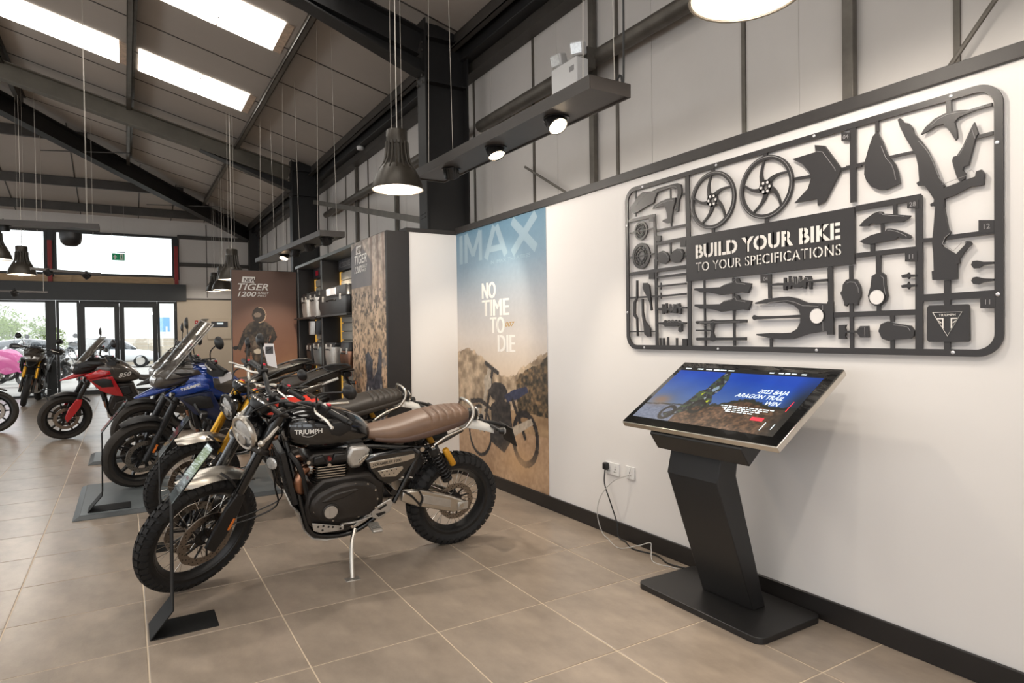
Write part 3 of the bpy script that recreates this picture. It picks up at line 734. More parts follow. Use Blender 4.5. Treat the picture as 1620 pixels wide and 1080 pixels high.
    p2 = gp[2:4]+[(-.072, .10, .965), (-.06, .06, .995), (-.055, 0, 1.0)]
    MB().curve(p2+[(x, -y, z) for x, y, z in p2[-2::-1]], .0115, 10).build('grab_rail', 'alu', root)
    m = MB(); secs = []
    for k in range(14):
        u = k/13; x = .05-.31*u; z = .865-.035*u-.04*u*u; w_ = .085*(1-.28*u); sec = [(x, w_*t, z+.028*(1-t*t)-.02*(abs(t) > .95)) for t in np.linspace(-1, 1, 9)]
        secs.append(sec+[(a, b_*.97, c-.004) for a, b_, c in sec[::-1]])
    m.loft(secs); m.build('rear_mudguard', 'paint_white', root, smooth=60)
    tl = MB().lathe([(.0, -.06), (.035, -.055), (.043, -.02), (.043, .012)], (-.13, 0, .90), (-1, 0, .08), 20).build('tail_light', 'satin_black', root)
    MB().lathe([(.043, .008), (.047, .012), (.045, .02), (.039, .018)], (-.13, 0, .90), (-1, 0, .08), 20).build('tail_light_ring', 'chrome', tl)
    MB().lathe([(.04, .016), (.025, .026), (0, .028)], (-.13, 0, .90), (-1, 0, .08), 20).build('tail_light_lens', 'lens_red', tl)
    m = MB(); m.curve([(-.2, 0, .835), (-.3, 0, .815), (-.40, 0, .775)], .016, 8); m.bar((-.25, -.13, .815), (-.25, .13, .815), .022, .018)
    pb = m.build('plate_holder', 'plastic_black', root, bevel=.004)
    MB().add([(-.385, -.09, .80), (-.385, .09, .80), (-.435, .09, .665), (-.435, -.09, .665), (-.375, -.09, .80), (-.375, .09, .80), (-.425, .09, .665), (-.425, -.09, .665)], [(0, 1, 2, 3), (7, 6, 5, 4), (0, 4, 5, 1), (2, 6, 7, 3), (1, 5, 6, 2), (0, 3, 7, 4)]).build('number_plate_base', 'plastic_black', pb, smooth=0)
    for s in (1, -1): indicator(root, None, (-.25, s*.13, .815), (-.27, s*.17, .815), (-1, s*.2, 0), 'lens_clear', .026)
    # frame
    m = MB()
    for s in (1, -1):
        m.curve([(1.11, s*.035, .93), (1.07, s*.075, .72), (1.02, s*.10, .50), (.97, s*.112, .315), (.90, s*.115, .258), (.74, s*.115, .245), (.60, s*.115, .30), (.47, s*.11, .42)], .0175, 10)
        m.curve([(.29, s*.11, .73), (.37, s*.112, .56), (.455, s*.115, .40)], .016, 8)
        m.curve([(1.1, s*.04, .95), (.9, s*.06, .80), (.62, s*.10, .78), (.4, s*.115, .755), (.22, s*.12, .745), (.0, s*.11, .83)], .014, 8)
        m.cyl((.62, s*.1, .775), (.52, s*.11, .48), .014)
    m.cyl((.46, -.13, .47), (.46, .13, .47), .02); m.tube([Vector((1.165-.07, 0, .84)), Vector((1.165-.02-.06, 0, 1.01))], .032, 16)
    m.build('frame', 'frame_black', root)
    # radiator and hose
    m = MB(); a, b_ = Vector((1.125, 0, .80)), Vector((1.045, 0, .47)); m.bar(a, b_, .24, .035, (1, 0, .25)); rd = m.build('radiator', 'satin_black', root, bevel=.006)
    m = MB()
    for k in range(14): q = a.lerp(b_, (k+.5)/14); m.box((q.x+.02, 0, q.z), (.006, .21, .004))
    m.build_each('radiator_fins', 'engine_black', rd, smooth=0)
    MB().curve([(1.08, .09, .78), (1.03, .125, .70), (.99, .12, .55), (.97, .11, .47)], .016, 8).build('radiator_hose', 'plastic_black', root)
    # bash plate
    prof = [(1.075, .47), (1.03, .415), (1.0, .305), (.95, .245), (.87, .224), (.70, .232)]
    m = MB(); n = len(prof); vs = [(x, s*.125, z) for s in (1, -1) for x, z in prof]+[(x-.006, s*.12, z+.006) for s in (1, -1) for x, z in prof]
    m.add(vs, [(i, i+1, n+i+1, n+i) for i in range(n-1)]+[(2*n+i, 3*n+i, 3*n+i+1, 2*n+i+1) for i in range(n-1)]+[(i, 2*n+i, 2*n+i+1, i+1) for i in range(n-1)]+[(n+i, n+i+1, 3*n+i+1, 3*n+i) for i in range(n-1)]+[(0, n, 3*n, 2*n), (n-1, 3*n-1, 4*n-1, 2*n-1)])
    m.build('bash_plate', 'alu_cast', root, smooth=30)
    # engine
    cov = [(.982, .46), (.972, .515), (.937, .552), (.873, .58), (.80, .598), (.715, .602), (.645, .59), (.594, .553), (.574, .48), (.582, .42), (.631, .382), (.709, .37), (.816, .366), (.92, .388), (.965, .42)]
    case = MB(); case.prism([(1.0, .45), (.98, .55), (.9, .62), (.62, .63), (.53, .56), (.53, .42), (.6, .33), (.75, .29), (.92, .29), (.98, .35)], -.15, .15, 'xz'); eng = case.build('engine', 'engine_black', root, bevel=.02)
    ce_ = []
    for s in (1, -1):
        m = MB(); m.prism([(x, z) for x, z in cov], s*.14, s*.192, 'xz'); m.prism([(x, z) for x, z in cov], s*.192, s*.207, 'xz', .90)
        o = m.build('engine_cover', 'engine_black', eng, bevel=.008)
        ce_.append(o)
    m = MB(); bolts(m, [(.927, .52), (.866, .556), (.797, .578), (.723, .588), (.649, .578), (.6, .535), (.587, .477), (.598, .425), (.958, .451), (.70, .384), (.85, .382)], .19, .204); m.build_each('cover_bolt', 'alu', ce_[0])
    m = MB(); m.prism([(.93, .505), (.85, .548), (.72, .566), (.69, .556), (.79, .512), (.90, .495)], .204, .214, 'xz', .8); m.build('cover_ridge', 'engine_black', ce_[0], bevel=.004)
    m = MB(); m.lathe([(.0, .0), (.05, 0), (.05, .012), (.043, .015), (.041, .011), (0, .011)], (.866, .203, .44), (0, 1, 0), 28); bd = m.build('engine_badge', 'engine_black', ce_[0])
    m = MB(); m.lathe([(0, .013), (.038, .013), (.04, .009)], (.866, .203, .44), (0, 1, 0), 28); m.box((.866, .2175, .44), (.014, .003, .06)); m.build('badge_disc', 'alu_cast', bd)
    # cylinders: cooling fins as single plates
    m = MB(); m.span((.765, -.12, .58), (.935, .12, .70)); cyl_ = m.build('cylinder_block', 'engine_black', root, bevel=.01)
    for k in range(8):
        z = .582+k*.0155; e = .0 if k < 3 else .010
        m = MB(); m.prism([(.955+e, -.10), (.93, -.135-e), (.77, -.135-e), (.748-e, -.10), (.748-e, .10), (.77, .135+e), (.93, .135+e), (.955+e, .10)], z, z+.005, 'xy'); m.build('cooling_fin', 'chrome' if k > 2 else 'engine_black', cyl_, smooth=20)
    m = MB(); m.prism([(.99, .70), (.985, .755), (.95, .775), (.76, .775), (.74, .74), (.745, .705)], -.135, .135, 'xz'); hd = m.build('cylinder_head', 'engine_black', root, bevel=.014)
    for s in (1, -1):
        m = MB(); m.prism([(.96, .715), (.955, .76), (.90, .77), (.875, .72)], s*.13, s*.152, 'xz', .9); m.prism([(.855, .72), (.84, .77), (.77, .768), (.755, .72)], s*.13, s*.152, 'xz', .9); m.build_each('cam_cover', 'satin_black', hd, bevel=.008)
        m = MB(); bolts(m, [(.985, .735), (.866, .705)], s*.13, s*.158, .012); m.build_each('head_bolt', 'alu', hd)
        m = MB(); m.lathe([(.0, .02), (.012, .02), (.012, 0)], (.866, s*.14, .745), (0, s, 0), 10); m.build('spark_cap', 'lens_red', hd)
    for s in (1, -1):
        m = MB(); m.curve([(.955, s*.07, .675), (1.005, s*.095, .668), (1.034, s*.115, .62), (1.022, s*.105, .56), (.985, s*.07, .535), (.97, -.02, .50), (.95, -.12, .45)], .0285, 14)
        o = m.build('header_pipe', 'copper', root, smooth=60)
        MB().lathe([(.028, -.012), (.038, -.012), (.038, .012), (.028, .012)], (.963, s*.07, .675), (1, 0, 0), 14).build('header_clamp', 'alu_cast', o)
    # throttle body cover
    for s in (1, -1):
        pts = [(.755, .70), (.765, .745), (.742, .80), (.655, .80), (.618, .768), (.645, .712), (.68, .668), (.735, .665)]
        m = MB(); m.prism(pts, s*.06, s*.135, 'xz'); m.prism(pts, s*.135, s*.152, 'xz', .82); tb_ = m.build('throttle_body', 'alu_cast', root, bevel=.01)
        m = MB(); m.prism([(.70, .70), (.665, .735), (.63, .75), (.655, .715), (.68, .69)], s*.15, s*.156, 'xz'); m.build('throttle_grille', 'alu', tb_, bevel=.002)
        m = MB()
        for i in range(4):
            for j in range(2): m.cyl((.688-.012*i, s*.155, .704+.011*i+.014*j), (.688-.012*i, s*.1575, .704+.011*i+.014*j), .0035, n=6)
        m.build_each('grille_holes', 'satin_black', tb_)
    # side panels
    for s in (1, -1):
        pts = [(.657, .717), (.62, .742), (.345, .758), (.298, .722), (.43, .562), (.50, .54), (.578, .578), (.627, .65)]
        m = MB(); m.prism(pts, s*.10, s*.148, 'xz'); m.prism(pts, s*.148, s*.16, 'xz', .93); sp_ = m.build('side_panel', 'gloss_black', root, bevel=.008)
        m = MB(); m.prism([(.632, .697), (.345, .722), (.345, .695), (.392, .68), (.618, .655)], s*.158, s*.1635, 'xz'); pl = m.build('name_strip', 'alu', sp_, bevel=.002)
        m = MB(); m.prism([(.578, .636), (.42, .65), (.415, .632), (.461, .588), (.55, .594)], s*.158, s*.163, 'xz'); pf = m.build('perforated_plate', 'alu', sp_, bevel=.003)
        m = MB(); bolts(m, [(.55, .625), (.52, .628), (.49, .632), (.46, .635), (.535, .607), (.505, .609), (.475, .612)], s*.162, s*.1642, .0045); m.build_each('plate_rivet', 'satin_black', pf)
        Mx = plane_M((.612 if s > 0 else .36, s*.1642, .669 if s > 0 else .70), (-s, 0, s*.085), (s*.085*s, 0, 1))
        text_obj('SCRAMBLER 1200', .0235, 'strip_lettering', 'satin_black', pl, Mx, sx=1.0, shear=.25, bold=.0004, extrude=.0004)
    # swingarm, shocks
    for s in (1, -1):
        m = MB(); m.prism([(.41, .405), (.40, .47), (.27, .462), (.06, .388), (-.05, .335), (-.062, .285), (.05, .278), (.29, .352)], s*.095, s*.135, 'xz'); sw = m.build('swingarm', 'alu', root, bevel=.008)
        m = MB(); m.prism([(.27, .43), (.24, .425), (.07, .368), (.07, .315), (.27, .375)], s*.134, s*.139, 'xz'); m.build('swingarm_recess', 'alu_cast', sw, bevel=.003)
        m = MB(); m.span((-.055, s*.13-.004, .29), (.02, s*.14+.004, .345)); ab = m.build('axle_block', 'alu_cast', sw, bevel=.005)
        m = MB(); m.cyl((-.005, s*.14, .322), (-.005, s*.152, .322), .017, n=6); m.build('axle_nut', 'chrome', ab)
        m = MB(); m.curve([(.40, s*.14, .475), (.34, s*.142, .43), (.28, s*.142, .36)], .007, 6); m.curve([(.30, s*.142, .47), (.27, s*.142, .41), (.285, s*.142, .36)], .006, 6); m.build_each('hose_guard', 'satin_black', sw)
        t0, t1 = Vector((.218, s*.135, .742)), Vector((.095, s*.135, .50)); dd = (t1-t0)
        sh = MB().cyl(t0, t1, .012, n=10).build('shock_absorber', 'satin_black', root)
        m = MB(); pts = []; u = dd.normalized(); p1 = u.orthogonal().normalized(); p2_ = u.cross(p1)
        for k in range(8*12+1):
            a = 2*math.pi*k/12; q = t0+dd*(.14+.74*k/96); pts.append(q+(p1*math.cos(a)+p2_*math.sin(a))*.031)
        m.tube(pts, .006, 6); m.build('shock_spring', 'satin_black', sh)
        m = MB(); m.cyl(t0+dd*.02, t0+dd*.16, .036, n=16); m.cyl(t0+dd*.86, t0+dd*.95, .034, n=16); m.build_each('spring_seat', 'satin_black', sh)
        m = MB(); m.lathe([(0, .018), (.012, .018), (.018, .01), (.018, -.02)], t0+Vector((0, s*.002, 0)), (0, s, 0), 14); m.build('shock_eye', 'chrome', sh)
        r0, r1 = Vector((.135, s*.145, .725)), Vector((.07, s*.15, .615)); MB().tube([r0, r0.lerp(r1, .04), r0.lerp(r1, .96), r1], [.017, .021, .021, .017], 14).build('shock_reservoir', 'gold_yellow', sh)
        m = MB(); m.cyl((.285, s*.118, .735), (.285, s*.14, .735), .016, n=10); m.build('rail_bolt', 'alu', root)
    # stand, pegs, controls
    m = MB(); m.curve([(.705, .15, .285), (.735, .20, .21), (.75, .27, .10), (.755, .303, .05)], .0125, 8); ks = m.build('kick_stand', 'alu', root)
    m = MB(M=Matrix.Translation((.757, .31, .044)) @ Matrix.Rotation(lean, 4, 'X')); m.box((0, 0, .004), (.085, .065, .006)); m.build('stand_foot', 'alu_cast', ks, bevel=.002)
    m = MB(); m.prism([(.72, .312), (.69, .305), (.62, .352), (.605, .378), (.625, .38), (.70, .33)], .155, .172, 'xz'); m.build('stand_bracket', 'alu_cast', root, bevel=.003)
    for s in (1, -1):
        m = MB(); m.prism([(.614, .385), (.588, .415), (.497, .455), (.478, .425), (.498, .372), (.567, .332), (.608, .35)], s*.168, s*.18, 'xz'); o = m.build('heel_guard', 'alu_cast', root, bevel=.004)
        m = MB(); m.prism([(.578, .40), (.525, .428), (.515, .418), (.56, .392)], s*.178, s*.1815, 'xz'); m.prism([(.59, .372), (.53, .38), (.525, .368), (.57, .35)], s*.178, s*.1815, 'xz'); m.build_each('guard_opening', 'satin_black', o, smooth=0)
        m = MB(); m.prism([(.635, s*.18), (.635, s*.29), (.575, s*.29), (.575, s*.18)], .30, .315, 'xy'); pg = m.build('foot_peg', 'alu_cast', root, bevel=.004)
        m = MB()
        for k in range(6): m.span((.577, s*(.19+.018*k)-.003, .315), (.633, s*(.19+.018*k)+.003, .325))
        m.build_each('peg_teeth', 'alu_cast', pg, smooth=0)
        m = MB(); m.prism([(.965, .372), (.778, .325), (.782, .302), (.912, .302), (.957, .325)], s*.172, s*.18, 'xz'); o = m.build('toe_plate', 'alu_cast', root, bevel=.002)
        m = MB(); bolts(m, [(.93, .345), (.90, .345), (.905, .32), (.87, .335), (.845, .33), (.80, .314)], s*.178, s*.1815, .007); m.build_each('plate_holes', 'satin_black', o)
    MB().curve([(.60, .17, .36), (.70, .185, .345), (.79, .19, .345), (.80, .22, .35)], .007, 6).build('gear_lever', 'alu_cast', root)
    # high exhaust on the far side
    m = MB(); m.curve([(.95, -.14, .46), (.80, -.20, .50), (.60, -.2, .62), (.40, -.19, .68)], .026, 10); ex = m.build('exhaust_pipe', 'alu_cast', root)
    for dz in (0, .085): MB().tube([(.42, -.195, .66+dz), (.38, -.2, .665+dz), (.0, -.2, .71+dz), (-.02, -.2, .712+dz)], [.03, .042, .042, .034], 16).build('silencer', 'satin_black', ex)
    return root
def adventure(loc, rz, lean, steer, label, o_, group='motorcycles in the display row', name='motorcycle'):
    """tall-screen adventure bike; o_: tank, beak, panel, fork, frame, wheel ('cast'/'spoke'), screen"""
    root = empty(name, loc, rz, lean); tag(root, label, 'motorcycle', group)
    M = steer_matrix(steer, (1.17, 0, 1.05), R_(25)); fx, fz, rake = 1.55, .325, R_(25); dF = Vector((-math.sin(rake), 0, math.cos(rake)))
    fine = o_.get('fine', False); sk = 'all' if o_.get('wheel') == 'spoke' else None
    wheel(root, 'front_wheel', (fx, 0, fz), .328, .058, .245, M, sk, .155, (.07, -.07), 0, o_.get('tyre', 'rubber_worn'), fine)
    wheel(root, 'rear_wheel', (0, 0, .325), .328, .078, .228, None, sk, .13, (.07,), 0, o_.get('tyre', 'rubber_worn'), fine)
    for s in (1, -1):
        b = Vector((fx-.01, s*.11, fz)); top = b+dF*.80
        o = MB(M).tube([b+dF*.30, b+dF*.31, top], [.026, .031, .031], 14).build('fork_leg', o_['fork'], root)
        MB(M).tube([b-dF*.03, b+dF*.12, b+dF*.32], [.03, .028, .0235], 12).build('slider', o_.get('slider', 'satin_black'), o)
        q = b+dF*.1+Vector((-.02, s*.03, 0)); MB(M).bar(q-dF*.04, q+dF*.04, .006, .02, (1, 0, 0)).build('reflector', 'lens_orange', o, bevel=.002)
        q = b+dF*.06+Vector((-.11, -s*.03, .02)); MB(M).box(tuple(q), (.06, .05, .11)).build('brake_caliper', 'engine_black', root, bevel=.012)
        if o_.get('guard'):
            pts = [(.055, .02), (.065, .16), (.035, .31), (-.04, .33), (-.06, .22), (-.03, .05), (.0, -.04)]
            P = [b+dF*k+Vector((p*math.cos(rake), 0, p*math.sin(rake))) for p, k in pts]; n = len(P); m = MB(M)
            m.add([(p.x, p.y+s*.022, p.z) for p in P]+[(p.x, p.y+s*.045, p.z) for p in P], [list(range(n)), [n+i for i in range(n)][::-1]]+[(i, (i+1) % n, n+(i+1) % n, n+i) for i in range(n)])
            m.build('fork_guard', o_['guard'], root, bevel=.008)
    m = MB(M); b = Vector((fx-.01, 0, fz))
    for k in (.79, .56): c = b+dF*k; m.bar(c+Vector((0, -.14, 0)), c+Vector((0, .14, 0)), .08, .035, dF)
    m.build_each('triple_clamp', 'engine_black', root, bevel=.012)
    m = MB(M); secs = []
    for k in range(15):                                    # low front mudguard
        a = R_(60+86*k/14); wd = .072*(1-.55*abs((k-7)/7)**3)
        sec = [(fx+(.352+.02*(1-u*u))*math.cos(a), u*wd, fz+(.352+.02*(1-u*u))*math.sin(a)) for u in np.linspace(-1, 1, 7)]
        secs.append(sec+[(x-.004*math.cos(a), y, z-.004*math.sin(a)) for x, y, z in sec[::-1]])
    m.loft(secs); m.build('front_mudguard', 'plastic_black', root, smooth=60)
    # high beak
    bk = [(1.60, .845, .862, .015), (1.55, .855, .888, .05), (1.46, .87, .935, .085), (1.36, .90, .985, .105), (1.26, .94, 1.03, .11)]
    body(bk, 16, 2.3, 20).build('beak', o_['beak'], root, smooth=60)
    # upper fairing / headlight nose
    body([(1.47, .98, 1.03, .05), (1.43, .945, 1.09, .12), (1.36, .94, 1.14, .165), (1.25, .96, 1.17, .18), (1.12, 1.0, 1.16, .16)], 16, 2.8, 24).build('nose_fairing', o_.get('nose', 'paint_graphite'), root, smooth=60)
    for s in (1, -1):
        pts = [(1.475, s*.03, 1.02), (1.44, s*.11, 1.0), (1.42, s*.14, 1.06), (1.455, s*.05, 1.075)]
        shell(MB(), pts, .02).build('headlight', 'lens_clear', root, bevel=.004)
        pts = [(1.40, s*.15, 1.10), (1.28, s*.185, 1.15), (1.08, s*.20, 1.13), (1.05, s*.195, 1.09), (1.2, s*.19, 1.06), (1.36, s*.165, 1.03)]
        shell(MB(), pts, .03).build('cockpit_panel', o_.get('nose', 'paint_graphite'), root, bevel=.006)
        pts = [(1.30, s*.192, 1.115), (1.14, s*.207, 1.115), (1.12, s*.205, 1.09), (1.22, s*.20, 1.08)]
        shell(MB(), pts, .01).build('cockpit_vent', 'satin_black', root, bevel=.002)
    # windscreen: curved sheet
    m = MB(); secs = []
    sh = o_.get('screen_h', 1.0)
    for k in range(9):
        u = k/8; x = 1.43-.36*u*sh-.03*u*u; z = 1.075+.50*u*sh; w_ = .13+o_.get('screen_w', 0.)+.06*math.sin(math.pi*min(u*.62+.1, 1)); sec = [(x-.09*t*t, w_*t, z-.015*t*t) for t in np.linspace(-1, 1, 11)]
        secs.append(sec+[(a-.004, b_, c-.003) for a, b_, c in sec[::-1]])
    m.loft(secs); ws = m.build('windscreen', o_.get('screen', 'screen_smoke'), root, smooth=60)
    e0 = [s_[0] for s_ in secs]; e1 = [s_[10] for s_ in secs]; top = secs[-1][:11]
    MB().tube(e0+top[1:-1]+e1[::-1], .0035, 5).build('windscreen_edge', 'plinth_edge' if not fine else 'alu_cast', ws)
    m = MB()
    for s in (1, -1): m.curve([(1.30, s*.10, 1.10), (1.22, s*.13, 1.22), (1.18, s*.12, 1.32)], .008, 6)
    m.box((1.2, 0, 1.22), (.03, .2, .12)); m.build('dash', 'satin_black', root, bevel=.01)
    # tank
    tk = [(.62, .84, .90, .07), (.68, .82, .97, .115), (.78, .80, 1.06, .16), (.90, .80, 1.13, .20), (1.02, .82, 1.16, .215), (1.12, .86, 1.15, .19), (1.2, .92, 1.10, .13)]
    tank = body(tk, 28, 2.7, 30).build('fuel_tank', o_['tank'], root, smooth=60)
    MB().lathe([(.0, .016), (.035, .016), (.04, .0)], (.95, 0, 1.145), (-.1, 0, 1), 18).build('filler_cap', 'satin_black', tank)
    for s in (1, -1):
        # shoulder panel with the name, lower blade, radiator shroud
        pts = [(1.36, s*.175, .895), (1.28, s*.215, .965), (1.12, s*.245, 1.03), (1.0, s*.25, 1.005), (.985, s*.25, .955), (1.10, s*.25, .925), (1.25, s*.215, .885)]
        sp_ = shell(MB(), pts, .045).build('side_fairing', o_['panel'], root, bevel=.005)
        pts = [(1.26, s*.20, .885), (1.10, s*.235, .92), (.97, s*.24, .93), (.88, s*.225, .73), (.84, s*.20, .62), (.95, s*.21, .64), (1.12, s*.22, .72)]
        shell(MB(), pts, .03).build('radiator_shroud', o_.get('shroud', o_['panel']), root, bevel=.005)
        pts = [(1.22, s*.236, .872), (1.08, s*.258, .902), (.985, s*.262, .885), (.955, s*.258, .78), (1.10, s*.25, .775)]
        shell(MB(), pts, .012).build('shroud_vent', 'satin_black', root, bevel=.003)
        if o_.get('name_on'):
            Mx = plane_M(((1.235 if s > 0 else 1.06), s*.266, (.952 if s > 0 else .99)), (-s, s*.06*-s*0, s*.28), (0, 0, 1))
            text_obj('TRIUMPH', .036, 'fairing_lettering', o_['name_on'], sp_, Mx, sx=1.15, bold=.0008, extrude=.0006)
        pts = [(.96, s*.215, 1.05), (.80, s*.172, 1.02), (.68, s*.13, .93), (.70, s*.13, .865), (.86, s*.20, .90), (.95, s*.222, .96)]
        tp = shell(MB(), pts, .02).build('tank_side_panel', o_.get('side', 'paint_graphite'), root, bevel=.005)
        if o_.get('number'):
            Mx = plane_M((.90 if s > 0 else .70, s*.222 if s > 0 else -.16, .90), (-s, -s*.22*s*s, .14*s), (0, 0, 1))
            text_obj(o_['number'], .085, 'panel_number', 'white_print', tp, Mx, sx=1.25, shear=.25, bold=.001, extrude=.0006)
    # handlebar, guards, mirrors
    hb = [(.99, .43, 1.20), (1.03, .30, 1.225), (1.07, .18, 1.235), (1.10, .08, 1.19), (1.105, 0, 1.185)]; hb += [(x, -y, z) for x, y, z in hb[-2::-1]]
    bar = MB(M).tube(smooth_path(hb, 4), .0135, 8).build('handlebar', o_.get('bar', 'satin_black'), root)
    for s in (1, -1):
        g0, g1 = Vector((1.025, s*.315, 1.222)), Vector((.985, s*.445, 1.197)); ax_ = (g1-g0).normalized()
        MB(M).tube([g0, g0+ax_*.004, g1], [.013, .019, .019], 12).build('grip', 'plastic_black', bar)
        c = g0-ax_*.035; sw = MB(M).bar(c-ax_*.03, c+ax_*.03, .05, .055).build('switchgear', 'satin_black', bar, bevel=.01)
        MB(M).box((c.x-.02, c.y, c.z+.025), (.02, .02, .014)).build('switch_button', 'red_plastic', sw, bevel=.003)
        p = g0-ax_*.08
        MB(M).curve([p+Vector((.03, 0, 0)), p+Vector((.065, s*.06, -.005)), p+Vector((.06, s*.18, -.02))], .0075, 6).build('lever', 'alu', bar)
        gp = [(1.09, s*.30, 1.27), (1.12, s*.36, 1.285), (1.10, s*.45, 1.27), (1.02, s*.485, 1.22), (1.03, s*.475, 1.165), (1.10, s*.43, 1.155), (1.12, s*.34, 1.17), (1.10, s*.29, 1.21)]
        m = MB(M); n = len(gp); m.add(gp+[(x-.012, y, z) for x, y, z in gp], [list(range(n)), [n+i for i in range(n)][::-1]]+[(i, (i+1) % n, n+(i+1) % n, n+i) for i in range(n)]); m.build('hand_guard', 'plastic_black', bar, bevel=.005)
        mb_ = p+Vector((.0, 0, .02)); mirror_part(root, M, mb_, mb_+Vector((.01, s*.03, .10)), mb_+Vector((-.02, s*.13, .20)), .062, (-.95, -s*.25, .05))
        indicator(root, None, (1.30, s*.17, .92), (1.31, s*.24, .92), (1, s*.2, 0), 'lens_clear', .024)
    m = MB(M); m.curve([(1.05, .24, 1.22), (1.2, .16, 1.24), (1.3, .06, 1.12), (1.2, .03, .95)], .006, 6); m.curve([(1.05, -.24, 1.22), (1.2, -.16, 1.25), (1.3, -.04, 1.13), (1.2, -.03, .95)], .006, 6); m.build_each('cables', 'plastic_black', root)
    # seat, tail, subframe
    body([(.64, .82, .895, .085), (.55, .81, .88, .125), (.42, .815, .88, .14), (.30, .84, .905, .14), (.24, .87, .96, .14), (.1, .90, .99, .13), (-.1, .93, 1.035, .115), (-.25, .965, 1.06, .09), (-.30, .985, 1.055, .05)], 40, 3, 26).build('seat', o_.get('seat', 'leather_black'), root, smooth=60)
    for s in (1, -1):
        m = MB(); m.curve([(.62, s*.11, .80), (.35, s*.125, .78), (.1, s*.125, .86), (-.25, s*.11, .97)], .014, 8); m.curve([(.45, s*.12, .52), (.25, s*.125, .70), (.0, s*.125, .88), (-.2, s*.115, .955)], .013, 8)
        m.build('subframe_tube', o_['frame'], root)
        m = MB(); m.curve([(.22, s*.155, .88), (.0, s*.165, .99), (-.22, s*.15, 1.06), (-.38, s*.08, 1.08), (-.40, 0, 1.08)], .012, 8); m.build('grab_handle', 'satin_black', root)
        shell(MB(), [(.42, s*.145, .80), (.2, s*.145, .86), (-.15, s*.125, .95), (-.12, s*.125, .90), (.2, s*.145, .76), (.40, s*.145, .72)], .02).build('tail_panel', o_.get('side', 'paint_graphite'), root, bevel=.005)
        indicator(root, None, (-.40, s*.03, .92), (-.42, s*.14, .92), (-1, s*.1, 0), 'lens_orange', .022)
    m = MB(); m.span((-.42, -.12, 1.045), (-.14, .12, 1.06)); m.build('luggage_rack', 'satin_black', root, bevel=.01)
    tl = MB().span((-.40, -.08, .97), (-.32, .08, 1.03)).build('tail_unit', 'satin_black', root, bevel=.012)
    MB().span((-.408, -.07, .98), (-.4, .07, 1.02)).build('tail_light_lens', 'lens_red', tl, bevel=.002)
    m = MB(); m.bar((-.36, 0, .96), (-.50, 0, .72), .06, .02, (1, 0, .3)); m.bar((-.465, 0, .80), (-.52, 0, .64), .2, .006, (1, 0, .3)); m.build('plate_holder', 'plastic_black', root, bevel=.003)
    # engine, frame, exhaust
    m = MB(); m.prism([(1.04, .46), (1.0, .58), (.92, .80), (.72, .80), (.66, .62), (.5, .58), (.5, .40), (.62, .30), (.92, .28), (1.02, .36)], -.15, .15, 'xz'); eng = m.build('engine', 'engine_black', root, bevel=.02)
    for s in (1, -1):
        m = MB(); m.prism([(.98, .44), (.95, .54), (.84, .57), (.72, .52), (.70, .42), (.78, .33), (.92, .33)], s*.15, s*.20, 'xz', .9); c_ = m.build('engine_cover', 'engine_black', eng, bevel=.01)
        m = MB(); bolts(m, [(.965, .45), (.935, .53), (.84, .555), (.735, .51), (.72, .42), (.79, .345), (.91, .345)], s*.16, s*.192); m.build_each('cover_bolt', 'alu', c_)
        m = MB(); m.prism([(.95, .60), (.90, .76), (.76, .77), (.72, .64)], s*.14, s*.165, 'xz', .9); m.build('cylinder_cover', 'satin_black', eng, bevel=.01)
        m = MB(); m.curve([(1.10, s*.05, .92), (.95, s*.14, .72), (.60, s*.15, .52), (.48, s*.14, .42)], .018, 8); m.curve([(1.08, s*.06, .85), (1.06, s*.13, .55), (.98, s*.15, .32), (.7, s*.15, .28), (.5, s*.14, .36)], .014, 8); m.build('frame_tube', o_['frame'] if o_.get('frame_all') else 'frame_black', root)
        m = MB(); m.span((.53, s*.18, .30), (.60, s*.29, .315)); m.build('foot_peg', 'satin_black', root, bevel=.004)
        m = MB(); m.prism([(.42, .38), (.42, .45), (.2, .43), (-.06, .36), (-.06, .29), (.1, .29)], s*.095, s*.13, 'xz'); m.build('swingarm', o_.get('arm', 'engine_black'), root, bevel=.01)
    m = MB(); m.bar((1.14, 0, .86), (1.08, 0, .55), .28, .04, (1, 0, .2)); m.build('radiator', 'satin_black', root, bevel=.006)
    m = MB(); m.prism([(1.06, .48), (1.04, .30), (.92, .24), (.62, .25), (.62, .27), (.9, .28), (1.02, .36)], -.12, .12, 'xz'); m.build('bash_plate', 'alu_cast', root, bevel=.006)
    for s in (.08, 0, -.08): MB().curve([(.96, s, .72), (1.06, s, .66), (1.06, s*.8, .46), (.95, s*.5, .30)], .02, 8).build('header_pipe', 'copper', root)
    m = MB(); m.curve([(.6, -.16, .30), (.42, -.18, .36), (.2, -.2, .48)], .025, 8); m.tube([(.22, -.2, .46), (.18, -.2, .49), (-.2, -.22, .68), (-.24, -.22, .70)], [.035, .055, .055, .04], 14); m.build('exhaust', 'satin_black', root)
    m = MB(); m.curve([(.6, .15, .29), (.62, .22, .18), (.63, .285, .055)], .012, 8); ks = m.build('kick_stand', 'satin_black', root)
    MB(M=Matrix.Translation((.632, .29, .042)) @ Matrix.Rotation(lean, 4, 'X')).box((0, 0, .004), (.07, .05, .006)).build('stand_foot', 'satin_black', ks)
